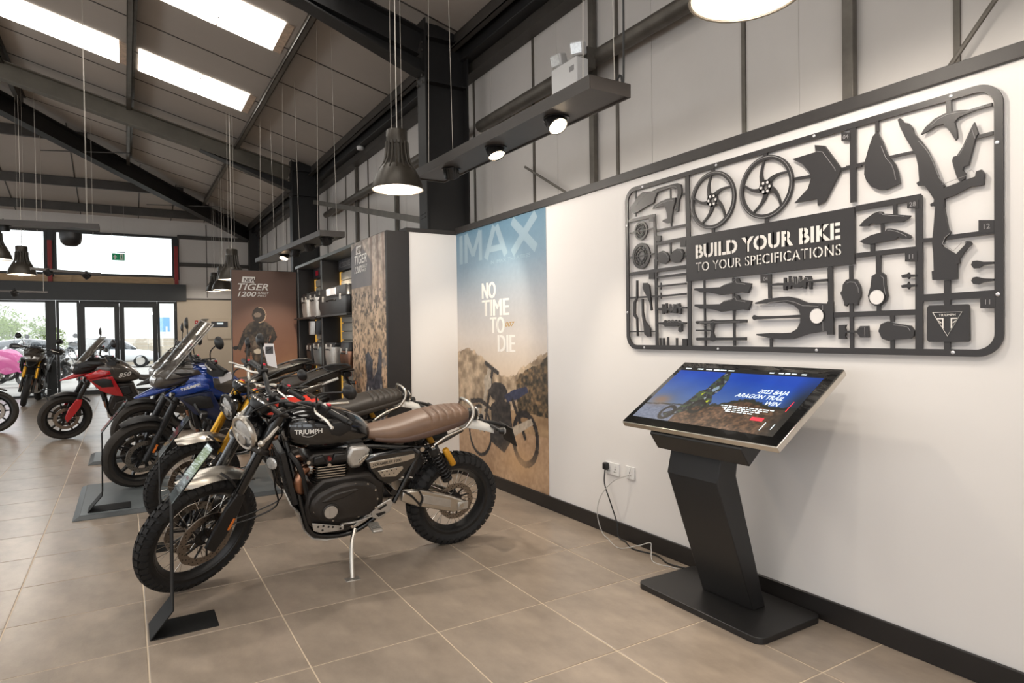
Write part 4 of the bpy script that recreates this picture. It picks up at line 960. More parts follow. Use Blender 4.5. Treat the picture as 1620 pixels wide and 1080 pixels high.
    if o_.get('bars'):
        for s in (1, -1):
            MB().curve([(1.12, s*.16, .90), (1.1, s*.27, .78), (.95, s*.28, .56), (.8, s*.24, .40), (.75, s*.15, .35)], .014, 8).build('crash_bar', 'satin_black', root)
            f_ = MB().lathe([(0, -.05), (.03, -.045), (.04, -.01), (.04, .01)], (1.06, s*.26, .72), (1, s*.1, 0), 16).build('fog_lamp', 'satin_black', root)
            MB().lathe([(.038, .01), (.03, .018), (0, .02)], (1.06, s*.26, .72), (1, s*.1, 0), 16).build('fog_lens', 'lens_clear', f_)
    return root
# ---- the row, nearest first
PI = math.pi
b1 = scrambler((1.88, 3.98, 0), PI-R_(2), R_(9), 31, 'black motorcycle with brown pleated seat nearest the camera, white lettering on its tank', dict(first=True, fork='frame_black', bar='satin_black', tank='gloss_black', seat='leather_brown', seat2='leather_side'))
b2 = scrambler((1.97, 5.42, 0), PI+R_(1), R_(9), 20, 'motorcycle with gold forks, red and black tank and dark pleated seat, second in row', dict(first=False, fork='gold', bar='alu', tank='gloss_black', tank2='paint_scarlet', seat='leather_black', seat2='leather_black'))
b3 = adventure((1.655, 6.95, .03), PI, R_(8), 18, 'blue adventure motorcycle with tall clear windscreen standing with its front wheel on a grey plate', dict(tank='paint_blue', beak='paint_blue', panel='paint_blue', shroud='paint_navy', fork='satin_black', frame='paint_white', frame_all=False, name_on='white_print', fine=True, bars=True, bar='satin_black', screen='screen_clear', screen_w=.045))
b4 = adventure((1.70, 8.80, .03), PI, R_(8), 10, 'dark grey adventure motorcycle mostly hidden behind the blue one', dict(tank='paint_graphite', beak='satin_black', panel='paint_graphite', fork='satin_black', frame='satin_black', bar='satin_black', screen_h=.35))
b5 = adventure((.80, 11.1, 0), PI, R_(8), 14, 'red and black adventure motorcycle with pale numerals standing alone behind the row', dict(tank='paint_graphite', beak='paint_red', panel='paint_red', fork='satin_black', frame='satin_black', guard='paint_red', number='850', wheel='cast', bar='satin_black', nose='satin_black', side='paint_graphite', screen_h=.75))
b6 = adventure((-1.78, 18.62, 0), -PI/2-R_(4), R_(8), 8, 'grey motorcycle with gold forks parked facing the room in front of the window', dict(tank='paint_graphite', beak='satin_black', panel='satin_black', fork='gold', frame='satin_black', bar='satin_black', nose='paint_graphite', tyre='rubber', screen_h=.35))
b7 = adventure((-3.32, 12.55, 0), 0., -R_(0), 0, 'motorcycle at the left edge of the picture, only its front wheel in view', dict(tank='satin_black', beak='satin_black', panel='satin_black', fork='satin_black', frame='satin_black', wheel='cast'))
SPRUE={'exhaust':[[(61,2253),(96,2279),(130,2310),(176,2330),(261,2319),(316,2328),(415,2327),(481,2326),(509,2311),(517,2283),(516,2256),(497,2223),(489,2176),(486,2153),(467,2153),(460,2165),(471,2177),(479,2226),(483,2263),(480,2293),(459,2294),(422,2310),(362,2305),(308,2302),(292,2277),(276,2241),(244,2239),(191,2228),(137,2212),(95,2203),(73,2214)]],'fender_panel':[[(265,2206),(279,2224),(346,2242),(399,2246),(465,2241),(457,2209),(442,2174),(433,2127),(432,2095),(389,2096),(351,2112),(359,2122),(393,2125),(390,2161),(379,2195),(368,2208),(330,2210)]],'mirror':[[(304,1909),(318,1924),(352,1930),(386,1916),(412,1883),(401,1860),(363,1845),(332,1856),(309,1881)],[(416,1883),(439,1916),(475,1929),(511,1922),(529,1900),(521,1872),(496,1845),(460,1843),(427,1855)]],'lever':[[(105,1764),(116,1763),(116,1653),(94,1620),(91,1544),(111,1515),(115,1396),(105,1396),(99,1509),(73,1533),(77,1621),(101,1648)],[(171,1742),(204,1740),(228,1721),(235,1670),(242,1618),(249,1562),(240,1559),(230,1613),(210,1648),(182,1684),(169,1708)],[(155,1640),(166,1639),(168,1553),(184,1496),(232,1444),(231,1393),(206,1390),(178,1410),(171,1462),(156,1531)]],'crankshaft':[[(289,1569),(316,1575),(340,1574),(340,1597),(355,1596),(355,1577),(370,1577),(371,1601),(383,1601),(383,1568),(400,1567),(401,1594),(412,1594),(415,1545),(427,1544),(434,1593),(449,1592),(450,1568),(460,1592),(489,1596),(496,1574),(542,1570),(542,1561),(499,1561),(499,1529),(484,1529),(477,1564),(467,1565),(464,1535),(452,1535),(433,1538),(407,1540),(400,1554),(383,1554),(381,1538),(366,1538),(358,1552),(354,1533),(339,1534),(339,1558),(316,1558)],[(1133,1666),(1177,1669),(1211,1666),(1211,1693),(1223,1692),(1223,1668),(1239,1668),(1240,1699),(1252,1698),(1253,1668),(1267,1665),(1267,1694),(1280,1693),(1283,1653),(1292,1652),(1297,1695),(1308,1694),(1310,1667),(1324,1673),(1333,1691),(1361,1689),(1366,1670),(1449,1669),(1449,1656),(1400,1657),(1366,1657),(1365,1624),(1355,1624),(1352,1661),(1338,1662),(1335,1628),(1323,1629),(1321,1645),(1309,1638),(1291,1634),(1271,1638),(1262,1649),(1253,1650),(1250,1633),(1238,1633),(1235,1651),(1226,1646),(1224,1627),(1210,1628),(1208,1653),(1177,1655),(1132,1657)]],'spring':[[(288,1478),(327,1484),(350,1484),(365,1497),(380,1485),(395,1496),(410,1485),(425,1497),(440,1486),(455,1496),(469,1487),(484,1494),(498,1483),(541,1478),(540,1469),(505,1467),(505,1440),(508,1424),(490,1418),(477,1427),(479,1446),(490,1454),(483,1462),(469,1454),(439,1453),(410,1454),(365,1454),(350,1467),(327,1470),(288,1470)]],'subframe':[[(608,1676),(621,1678),(740,1673),(801,1672),(831,1685),(900,1697),(918,1716),(928,1713),(939,1692),(1001,1681),(1012,1678),(1007,1661),(990,1627),(952,1633),(881,1633),(808,1627),(762,1638),(708,1648),(653,1651),(637,1661),(608,1666)],[(610,1581),(619,1583),(739,1577),(799,1576),(829,1593),(899,1603),(917,1622),(927,1618),(938,1596),(1000,1586),(1013,1583),(1007,1567),(989,1534),(951,1541),(880,1538),(806,1533),(761,1545),(707,1553),(652,1555),(636,1565),(610,1571)]],'fork':[[(614,1479),(626,1485),(722,1484),(745,1490),(768,1486),(937,1485),(978,1484),(978,1468),(936,1466),(768,1466),(753,1461),(746,1412),(759,1388),(864,1388),(974,1389),(974,1371),(864,1371),(759,1370),(744,1365),(720,1370),(625,1368),(615,1379),(625,1387),(725,1388),(733,1412),(729,1423),(617,1424),(618,1433),(729,1432),(726,1464),(626,1466)]],'swingarm':[[(1034,1573),(1100,1589),(1189,1595),(1237,1595),(1285,1584),(1343,1559),(1448,1550),(1448,1559),(1476,1558),(1477,1400),(1446,1400),(1445,1419),(1342,1404),(1260,1380),(1199,1377),(1136,1382),(1042,1399),(1042,1406),(1124,1410),(1199,1409),(1251,1412),(1284,1430),(1302,1462),(1303,1485),(1175,1486),(1039,1483),(1026,1480),(1014,1493),(1026,1508),(1043,1501),(1175,1498),(1303,1501),(1296,1525),(1267,1550),(1213,1566),(1138,1567),(1037,1566)]],'chevron_panel':[[(1265,2284),(1392,2288),(1388,2323),(1439,2306),(1516,2188),(1520,2174),(1437,2041),(1401,2027),(1401,2062),(1275,2062),(1349,2119),(1369,2170),(1357,2200),(1320,2247)]],'bodywork':[[(1689,2307),(1710,2259),(1735,2188),(1766,2144),(1779,2104),(1787,2057),(1752,2048),(1725,2039),(1697,2045),(1664,2065),(1641,2096),(1631,2127),(1634,2184),(1651,2241),(1670,2289)]],'main_frame':[[(1779,2333),(1789,2336),(1803,2314),(1824,2304),(1839,2279),(1845,2255),(1879,2206),(1899,2170),(1920,2117),(1944,2042),(1963,2010),(1959,2000),(2010,2011),(2040,2017),(2074,2023),(2078,2043),(2096,2046),(2106,2028),(2103,2008),(2103,1986),(2092,1984),(2074,1985),(2059,1988),(2002,1965),(1979,1961),(1963,1956),(1963,1947),(1963,1921),(1947,1919),(1923,1932),(1923,1963),(1907,1992),(1886,2027),(1861,2030),(1855,2043),(1866,2049),(1862,2113),(1853,2159),(1841,2185),(1811,2246),(1789,2298)],[(1929,1936),(1911,1934),(1909,1944),(1923,1950),(1927,1975),(1959,1969),(1963,1943),(1959,1926),(1963,1912),(1976,1832),(1986,1816),(1980,1808),(1966,1799),(1954,1770),(1956,1762),(2005,1724),(2040,1760),(2040,1773),(2055,1771),(2062,1759),(2047,1746),(2017,1703),(2018,1686),(2009,1685),(2009,1623),(1954,1624),(1916,1626),(1914,1663),(1922,1665),(1920,1740),(1916,1784),(1922,1849)]],'front_fender':[[(1873,2243),(1892,2269),(1928,2294),(1968,2304),(2019,2301),(2056,2292),(2132,2296),(2132,2285),(2078,2283),(2045,2279),(2015,2273),(2001,2260),(2009,2228),(2011,2193),(2005,2184),(1984,2226),(1960,2263),(1928,2263),(1900,2249)]],'side_panel':[[(2072,2238),(2085,2190),(2074,2168),(2059,2109),(2050,2074),(2033,2071),(2030,2057),(2040,2045),(2037,2022),(2021,2013),(2010,2032),(1999,2073),(1992,2104),(1997,2120),(2010,2121),(2030,2150),(2056,2207)]],'tail_panel':[[(1605,1898),(1630,1921),(1673,1945),(1697,1949),(1711,1946),(1715,1937),(1765,1925),(1831,1909),(1822,1900),(1796,1887),(1751,1893),(1678,1894),(1668,1903),(1654,1901),(1647,1892),(1615,1894)],[(1608,1828),(1663,1849),(1724,1857),(1733,1867),(1751,1865),(1787,1851),(1826,1827),(1835,1817),(1822,1811),(1791,1816),(1778,1825),(1765,1815),(1705,1811),(1649,1808),(1629,1813)]],'engine_case':[[(1542,1655),(1559,1660),(1589,1656),(1599,1640),(1610,1619),(1612,1593),(1609,1572),(1599,1557),(1596,1534),(1585,1534),(1577,1545),(1550,1544),(1544,1532),(1533,1536),(1531,1555),(1520,1582),(1513,1596),(1523,1609),(1526,1635)]],'clutch_cover':[[(1662,1664),(1687,1677),(1707,1677),(1722,1664),(1724,1621),(1732,1571),(1722,1546),(1697,1527),(1676,1528),(1653,1547),(1644,1575),(1656,1616)]],'piston':[[(1503,1446),(1541,1447),(1535,1433),(1538,1419),(1592,1419),(1608,1439),(1645,1439),(1647,1387),(1608,1387),(1592,1408),(1538,1409),(1535,1393),(1541,1380),(1503,1380)]],'sprocket_cover':[[(1691,1415),(1701,1446),(1731,1458),(1755,1449),(1808,1441),(1829,1436),(1843,1414),(1840,1392),(1826,1381),(1760,1377),(1735,1371),(1706,1382)]],'badge_plate':[[(1902,1521),(2045,1520),(2051,1512),(2052,1376),(2045,1369),(1901,1368),(1894,1378),(1895,1511)]],'foot_peg':[[(1790,1656),(1804,1660),(1816,1661),(1821,1667),(1824,1658),(1853,1656),(1853,1647),(1825,1647),(1820,1638),(1816,1645),(1795,1645)],[(1790,1613),(1804,1616),(1816,1617),(1820,1627),(1824,1615),(1853,1614),(1853,1605),(1825,1603),(1820,1594),(1816,1602),(1794,1602)]],'indicator':[[(2059,1676),(2064,1690),(2080,1691),(2101,1684),(2137,1681),(2137,1672),(2101,1671),(2083,1661),(2068,1661)],[(2060,1613),(2066,1625),(2079,1627),(2101,1619),(2137,1615),(2137,1606),(2101,1604),(2083,1597),(2067,1599)]],'tab':[[(230,2159),(274,2152),(274,2124),(230,2131)],[(294,2032),(335,2027),(334,1991),(294,1996)],[(499,1978),(544,1972),(543,1931),(498,1936)],[(225,1806),(273,1802),(272,1758),(224,1762)],[(507,1379),(546,1379),(546,1337),(507,1336)],[(1523,2348),(1565,2336),(1565,2297),(1523,2308)],[(1070,1721),(1133,1716),(1133,1672),(1070,1676)],[(1816,1978),(1861,1970),(1861,1935),(1816,1943)],[(1806,1759),(1856,1754),(1856,1710),(1806,1715)],[(2085,1850),(2138,1842),(2138,1793),(2085,1800)],[(2090,1553),(2141,1550),(2141,1500),(2090,1502)]],'sign_plate':[[(547,1988),(1583,1990),(1582,1726),(546,1722)]]}
STRUTS=[((34,2165),(282,2163),20),((274,2166),(289,1844),22),((556,2354),(561,1986),32),((295,1982),(544,1983),20),((282,1885),(286,1334),22),((37,1810),(542,1813),22),((565,1729),(563,1337),28),((106,2355),(103,2183),9),((418,2302),(422,2069),9),((516,2251),(544,2251),12),((41,2084),(273,2083),8),((38,1921),(271,1921),10),((296,2063),(545,2063),14),((413,1976),(416,1883),12),((294,1874),(542,1875),9),((292,1769),(541,1770),14),((291,1711),(540,1712),11),((290,1647),(539,1650),11),((38,1652),(278,1650),12),((34,1425),(275,1426),8),((327,1733),(327,1689),6),((326,1670),(327,1631),6),((315,1384),(317,1334),14),((346,1384),(348,1335),14),((384,1390),(383,1335),14),((458,1384),(458,1336),14),((680,1720),(685,1338),12),((888,1719),(893,1340),14),((748,2354),(758,2324),20),((749,2017),(751,1988),20),((1103,2355),(1105,2337),24),((1109,2016),(1108,1990),24),((1272,2184),(1369,2177),14),((1516,2177),(1617,2174),14),((1123,1719),(1124,1592),20),((1129,1382),(1129,1338),16),((1460,1721),(1462,1557),26),((1576,2362),(1576,2012),28),((1687,2359),(1687,2303),16),((1542,2181),(1634,2179),12),((1739,2180),(1849,2178),12),((1978,2356),(1980,2302),20),((2078,2178),(2134,2179),14),((1586,1981),(1870,1982),26),((1861,1988),(1863,1531),28),((1763,1979),(1764,1923),16),((1708,1895),(1709,1853),14),((1664,1811),(1664,1769),20),((1585,1765),(1860,1764),22),((1690,1761),(1690,1676),22),((1871,1798),(1918,1795),16),((1970,1797),(2138,1797),18),((1870,1553),(2137,1557),28),((1970,1621),(1969,1526),24),((1460,1732),(1463,1553),20),((1563,1722),(1565,1332),18),((1692,1755),(1691,1674),18),((1691,1527),(1690,1502),18),((1477,1494),(1852,1495),24),((1748,1490),(1750,1455),18),((1749,1375),(1749,1335),18),((1862,1746),(1860,1336),30),((1872,1555),(2137,1555),28),((1970,1622),(1971,1520),24),((1969,1371),(1969,1338),24)]
# ================================================================== WALL SIGN (model-kit sprue)
SX = W-.0135            # back of the cut sheet; stands 13 mm off the wall face
def sp(s, z): return (3.30-s/1000., z/1000.)
def rounded(x0, z0, x1, z1, r, n=10):
    pts = []
    for cx, cz, a0 in ((x1-r, z1-r, 0), (x0+r, z1-r, 90), (x0+r, z0+r, 180), (x1-r, z0+r, 270)):
        for k in range(n+1): a = R_(a0+90*k/n); pts.append((cx+r*math.cos(a), cz+r*math.sin(a)))
    return pts
def yz_ring(m, outer, inner, x0, x1):
    n = len(outer); q = len(m.v)
    m.v += [(x, y, z) for x in (x0, x1) for L_ in (outer, inner) for y, z in L_]
    for i in range(n):
        j = (i+1) % n
        m.f += [[q+i, q+j, q+n+j, q+n+i], [q+2*n+i, q+3*n+i, q+3*n+j, q+2*n+j], [q+i, q+2*n+i, q+2*n+j, q+j], [q+n+i, q+n+j, q+3*n+j, q+3*n+i]]
def wall_sign():
    root = empty('sprue_wall_sign', (0, 0, 0)); tag(root, 'large black cut-out model-kit wall sign of motorcycle parts with stencil lettering', 'sign')
    x0, x1 = SX-.010, SX
    m = MB(); yz_ring(m, [sp(*p) for p in rounded(3, 1310, 2168, 2380, 92)], [sp(*p) for p in rounded(30, 1338, 2138, 2353, 66)], x0, x1); m.build('sprue_frame', 'sign_black', root, smooth=40)
    for k, (a, b, wd) in enumerate(STRUTS):
        (ya, za), (yb, zb) = sp(*a), sp(*b); m = MB(); xs = x1-.004-.00002*k; m.bar((xs, ya, za), (xs, yb, zb), wd/1000., .0078, (1, 0, 0)); m.build('sprue_runner', 'sign_black', root, smooth=0)
    for nm, polys in SPRUE.items():
        for k, pl in enumerate(polys):
            P = [sp(*p) for p in pl]; d = {'tab': .001, 'sign_plate': .0012}.get(nm, .003+.0012*(k % 2))
            m = MB(); m.prism(P, x1, x0-d, 'yz'); o = m.build(nm, 'sign_black', root, smooth=0)
            if nm not in ('tab', 'sign_plate', 'badge_plate', 'lever', 'foot_peg', 'indicator'):
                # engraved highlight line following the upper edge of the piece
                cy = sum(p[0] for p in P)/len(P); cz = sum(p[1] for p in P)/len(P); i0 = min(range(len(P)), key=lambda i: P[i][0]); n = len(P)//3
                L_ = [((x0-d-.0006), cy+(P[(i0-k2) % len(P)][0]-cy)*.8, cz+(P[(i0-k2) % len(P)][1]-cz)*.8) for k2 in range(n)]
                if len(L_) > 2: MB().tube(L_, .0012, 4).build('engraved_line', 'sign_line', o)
    # cast wheels: rim ring, five swept spokes, hub ring
    for cs, cz, r in ((748, 2173, 164), (1105, 2176, 164)):
        n = 48; circ = lambda q: [sp(cs+q*math.cos(2*PI*k/n), cz+q*math.sin(2*PI*k/n)) for k in range(n)]
        m = MB(); yz_ring(m, circ(r), circ(r-22), x0-.003, x1); o = m.build('wheel', 'sign_black', root, smooth=40)
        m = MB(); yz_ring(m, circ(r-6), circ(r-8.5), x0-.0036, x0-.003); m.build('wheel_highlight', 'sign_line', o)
        m = MB(); yz_ring(m, circ(38), circ(14), x0-.002, x1); m.build('wheel_hub', 'sign_black', o, smooth=40)
        for k in range(5):
            a = 2*PI*k/5+.35; m = MB(); P = []
            for t in range(7):
                u = t/6; q = 28+(r-40)*u; aa = a+.62*(1-u)**1.3; P.append((q, aa, 9*(1-u)**2+5))
            L1 = [sp(cs+q*math.cos(aa)-wd*math.sin(aa), cz+q*math.sin(aa)+wd*math.cos(aa)) for q, aa, wd in P]; L2 = [sp(cs+q*math.cos(aa)+wd*math.sin(aa), cz+q*math.sin(aa)-wd*math.cos(aa)) for q, aa, wd in P]
            m.prism(L1+L2[::-1], x1, x0-.002, 'yz'); m.build('wheel_spoke', 'sign_black', o, smooth=30)
        m = MB()
        for k in range(6):
            a = 2*PI*k/6; y_, z_ = sp(cs+26*math.cos(a), cz+26*math.sin(a)); m.cyl((x0-.0028, y_, z_), (x0-.002, y_, z_), .0075, n=10)
        m.build_each('hub_holes', 'wall_white', o)
    for cs, cz, r in ((152, 2084, 61), (152, 1920, 84)):
        n = 36; circ = lambda q: [sp(cs+q*math.cos(2*PI*k/n), cz+q*math.sin(2*PI*k/n)) for k in range(n)]
        m = MB(); yz_ring(m, circ(r), circ(r*.78), x0, x1); o = m.build('brake_disc', 'sign_black', root, smooth=40)
        m = MB(); yz_ring(m, circ(r*.42), circ(r*.34), x0, x1); yz_ring(m, circ(r*.62), circ(r*.58), x0, x1)
        for k in range(10):
            for s in (1, -1):
                a = 2*PI*k/10; b_ = a+s*.5; p, q = sp(cs+r*.38*math.cos(a), cz+r*.38*math.sin(a)), sp(cs+r*.8*math.cos(b_), cz+r*.8*math.sin(b_)); m.bar((x1-.004, *p), (x1-.004, *q), .004, .006, (1, 0, 0))
        m.build('disc_lattice', 'sign_black', o, smooth=0)
    for cs, cz, r in ((1394, 1492, 37), (1686, 1568, 33)):
        y_, z_ = sp(cs, cz); o = MB().lathe([(0, 0), (r/1000., 0), (r/1000., .0006)], (x0-.0049, y_, z_), (-1, 0, 0), 28).build('round_opening', 'wall_white', root)
        MB().lathe([(r/1000., 0), (r/1000.+.004, 0), (r/1000.+.004, .003), (r/1000., .003)], (x0-.0046, y_, z_), (-1, 0, 0), 28, closed=True).build('opening_rim', 'sign_black', o)
    for cs, cz in ((174, 2365), (779, 2366), (1384, 2369), (1988, 2368), (2149, 2138), (2150, 1553), (1992, 1325), (1389, 1324), (781, 1322), (174, 1321), (15, 1556), (18, 2136)):
        y_, z_ = sp(cs, cz); MB().lathe([(.0075, 0), (.0075, .002), (.005, .0035), (0, .004)], (x0, y_, z_), (-1, 0, 0), 12).build('fixing_screw', 'screw', root)
    # stencil lettering: white letters with the sheet's bridges across them
    plate = [c for c in root.children if c.name.startswith('sign_plate')][0]
    def letters(txt, s0, zb, sz, width, bold, nm):
        y_, z_ = sp(s0, zb); Mx = plane_M((x0-.0022, y_, z_), (0, -1, 0), (0, 0, 1))
        o = text_obj(txt, sz, nm, 'white_print', plate, Mx, bold=bold, extrude=.0004, spacing=1.06)
        ys = [v.co.y for v in o.data.vertices]; k = width/(max(ys)-min(ys)); ym = max(ys)
        for v in o.data.vertices: v.co.y = y_-(ym-v.co.y)*k
        # one bridge through each letter island
        bm = bmesh.new(); bm.from_mesh(o.data); bm.verts.ensure_lookup_table(); seen_ = set(); boxes = []
        for v in bm.verts:
            if v.index in seen_: continue
            st = [v]; seen_.add(v.index); ext = [9, -9]
            while st:
                q = st.pop(); ext = [min(ext[0], q.co.y), max(ext[1], q.co.y)]
                for e in q.link_edges:
                    p = e.other_vert(q)
                    if p.index not in seen_: seen_.add(p.index); st.append(p)
            boxes.append(ext)
        bm.free(); m = MB(); h_ = sz*.75
        for a, b_ in boxes:
            if b_-a > sz*.28: c = (a+b_)/2+(b_-a)*.06; m.span((x0-.0031, c-sz*.028, z_-.004), (x0-.0027, c+sz*.028, z_+h_))
        if m.v: m.build_each('stencil_bridge', 'sign_black', plate, smooth=0)
    letters('BUILD YOUR BIKE', 622, 1855, .105, .893, .0035, 'lettering_large')
    letters('TO YOUR SPECIFICATIONS', 624, 1776, .0745, .895, .0, 'lettering_small')
    # triangular badge
    bp_ = [c for c in root.children if c.name.startswith('badge_plate')][0]; xb = x0-.0045
    m = MB(); T3 = [sp(1918, 1491), sp(2027, 1490), sp(1973, 1393)]; T3 = [(xb, y, z) for y, z in T3]; m.tube(T3+[T3[0]], .0016, 4); m.build('badge_triangle', 'white_print', bp_, smooth=0)
    m = MB()
    for pl in ([(1934, 1467), (1959, 1467), (1959, 1423), (1954, 1428), (1954, 1462), (1936, 1462)], [(1938, 1458), (1951, 1450), (1951, 1444), (1942, 1452)], [(2011, 1467), (1986, 1467), (1986, 1423), (1991, 1428), (1991, 1462), (2009, 1462)], [(2007, 1458), (1994, 1450), (1994, 1444), (2003, 1452)]):
        m.prism([sp(*p) for p in pl], xb, xb-.0008, 'yz')
    m.build_each('badge_flag', 'white_print', bp_, smooth=0)
    y_, z_ = sp(1973, 1474); text_obj('TRIUMPH', .0145, 'badge_lettering', 'white_print', bp_, plane_M((xb-.0004, y_, z_), (0, -1, 0), (0, 0, 1)), sx=1.05, align='CENTER', extrude=.0003)
    # raised marks on the tabs
    for k, tx in ((5, '04'), (6, '04'), (7, '28'), (8, '11'), (9, '12'), (10, '11')):
        tb_ = SPRUE['tab'][k]; cs = sum(p[0] for p in tb_)/4; cz = sum(p[1] for p in tb_)/4-10
        y_, z_ = sp(cs, cz); text_obj(tx, .028, 'tab_mark', 'sign_line', root, plane_M((x0-.0016, y_, z_), (0, -1, 0), (0, 0, 1)), align='CENTER', extrude=.0003)
wall_sign()
# ================================================================== KIOSK
def kiosk():
    root = empty('touchscreen_kiosk', (2.64, 2.29, 0)); tag(root, 'black leaning touchscreen kiosk on a flat base against the white wall', 'kiosk')
    O_ = Vector((2.64, 2.29, 0)); mk = lambda: MB(Matrix.Translation(-O_))
    pts = [(y, x) for x, y in rounded(1.885, 2.42, 2.70, 2.888, .05, 6)]   # (x, y) corners in plan
    pts = [(x, y) for x, y in pts]
    m = mk(); n = len(pts); m.add([(x, y, z) for z in (0, .028, .032) for x, y in pts], [list(range(n))[::-1], [2*n+i for i in range(n)]]+[(r*n+i, r*n+(i+1) % n, (r+1)*n+(i+1) % n, (r+1)*n+i) for r in (0, 1) for i in range(n)])
    m.build('base_plate', 'kiosk_black', root, bevel=.003)
    y0, y1 = 2.10, 2.425
    # leaning pillar: foot at the rear, knee below the screen
    side = [(2.645, .032), (2.395, .696), (2.432, .845), (2.56, .90), (2.53, .72), (2.738, .032)]
    m = mk(); m.prism(side, y0, y1, 'xz'); m.build('pillar', 'kiosk_black', root, bevel=.004)
    m = mk(); m.prism([(2.4335, .8455), (2.3945, .697), (2.3925, .6975), (2.4305, .8465)], y0+.001, y1-.001, 'xz'); m.build('pillar_cap', 'kiosk_black', root, bevel=.002)
    # screen: frame, glass, picture
    b0, t0 = Vector((2.30, 0, .94)), Vector((2.78, 0, 1.243)); up = (t0-b0).normalized(); nrm = Vector((-up.z, 0, up.x)); ya, yb = 2.665, 1.70
    def P(y, v, d=0): q = b0+up*v+nrm*d; return (q.x, y, q.z)
    Hh = (t0-b0).length
    m = mk(); m.add([P(y, v, d) for d in (-.03, 0) for y, v in ((ya, 0), (yb, 0), (yb, Hh), (ya, Hh))], [(0, 1, 2, 3), (7, 6, 5, 4), (0, 4, 5, 1), (1, 5, 6, 2), (2, 6, 7, 3), (3, 7, 4, 0)])
    scr = m.build('screen', 'alu', root, bevel=.003)
    m = mk(); e = .004; m.add([P(y, v, d) for d in (.0005, .004) for y, v in ((ya-e, e), (yb+e, e), (yb+e, Hh-e), (ya-e, Hh-e))], [(0, 1, 2, 3), (7, 6, 5, 4), (0, 4, 5, 1), (1, 5, 6, 2), (2, 6, 7, 3), (3, 7, 4, 0)])
    m.build('screen_glass', 'gloss_black', scr, smooth=0)
    wv, hv = (ya-yb)-.09, Hh-.10; 
    def pic(U, V):
        u, v = U/wv, V/hv; n1 = vnoise(u*1.7, v, 9, 3, 5); n2 = vnoise(u*1.7, v, 40, 5, 3); n3 = vnoise(u*1.7, v, 4, 9, 3)
        c = lerp((120, 134, 150), (14, 74, 190), np.clip(v*1.25-.1+(u-.3)*.25, 0, 1)); c = lerp((0, 0, 0), (1, 1, 1), 0*u)+c
        c = c+(n3-.45)[..., None]*np.array((14, 20, 30))
        hor = .30+.10*np.clip((u-.3)*2, 0, 1)+.10*np.exp(-((u-.68)/.10)**2)-.14*np.clip(.25-u, 0, 1)+.03*(n1-.5)
        bush = (v < hor+.055*np.clip(n2*1.6-.2, 0, 1)*(u > .36)); c[bush] = (38, 42, 34)
        gr = v < hor-.02; rk = lerp((52, 36, 26), (160, 118, 88), np.clip(n2*1.5-.25, 0, 1)); rk = rk+(n1-.5)[..., None]*60; c[gr] = rk[gr]
        blue = gr & (u < .30) & (v < .28); c[blue] = lerp((86, 96, 120), (150, 160, 184), n2)[blue]
        dust = np.exp(-((u-.09)/.08)**2-((v-.34)/.09)**2); c = c*(1-dust[..., None]*.7)+dust[..., None]*.7*np.array((164, 112, 70))
        rider = [(.20, .12), (.27, .20), (.30, .40), (.31, .55), (.345, .60), (.35, .74), (.37, .93), (.40, .96), (.42, .86), (.435, .80), (.45, .60), (.43, .50), (.47, .38), (.44, .30), (.40, .33), (.36, .22), (.30, .12), (.24, .06)]
        k = inpoly(u, v, rider); c[k] = lerp((14, 15, 20), (70, 76, 84), np.clip(n2*1.6-.3, 0, 1))[k]
        fr = vnoise(u*1.7, v, 26, 44, 2); kk = k & (fr > .60); c[kk] = (150, 158, 166); kk = k & (fr < .30); c[kk] = (70, 86, 60); kk = k & (vnoise(u*1.7, v, 30, 45, 2) > .68); c[kk] = (196, 206, 60)
        for wx, wy in ((.23, .14), (.40, .30)):
            rr_ = np.hypot((u-wx)/.055, (v-wy)/.13); kk = (rr_ < 1) & (rr_ > .62); c[kk] = (20, 19, 20)
        for q, col in (([(.385, .60), (.41, .68), (.43, .64), (.41, .56)], (150, 170, 190)), ([(.42, .40), (.44, .42), (.44, .37)], (210, 220, 40)), ([(.345, .52), (.36, .55), (.355, .48)], (200, 214, 40)), ([(.39, .45), (.40, .47), (.405, .42)], (180, 190, 200))): kk = inpoly(u, v, q); c[kk] = col
        rf = np.clip((u-.88)/.10, 0, 1)*np.clip((1.05-v)*2, 0, 1); c = c*(1-.85*rf[..., None])+.85*rf[..., None]*np.array((34, 36, 36))
        bar = v > .93; c[bar] = (26, 26, 26)
        return c
    o = print_panel('screen_picture', 'display_print', scr, Vector(P(ya-.035, .055, .0046))-O_, (0, -1, 0), up, wv, hv, 260, 130, pic)
    def st(txt, u, v, sz, m_, nm, **k):
        q = Vector(P(ya-.035-u*wv, .055+v*hv, .0054))-O_; text_obj(txt, sz, nm, m_, scr, plane_M(q, (0, -1, 0), up), extrude=.0001, **k)
    st('2022 BAJA', .885, .61, .043, 'screen_text', 'screen_title', shear=.25, sx=.86, align='RIGHT', bold=.0); st('ARAGÓN TRAIL', .885, .52, .043, 'screen_text', 'screen_title', shear=.25, sx=.86, align='RIGHT', bold=.0); st('WIN', .885, .43, .043, 'screen_text', 'screen_title', shear=.25, sx=.86, align='RIGHT', bold=.0)
    m = mk()
    def strip(m, u0, u1, v0, v1): m.add([P(ya-.035-u*wv, .055+v*hv, .0056) for u, v in ((u0, v0), (u1, v0), (u1, v1), (u0, v1))], [(0, 1, 2, 3)])
    random.seed(3)
    for r in range(4):
        u = .55+.02*r
        while u < .88-.03*r:
            l = random.uniform(.01, .035); strip(m, u, min(u+l, .89), .352-.028*r, .364-.028*r); u += l+.008
    for u in (.03, .13, .2, .26, .31, .37): strip(m, u, u+.045, .955, .972)
    for u in (.66, .72, .76, .80, .86): strip(m, u, u+.03, .955, .972)
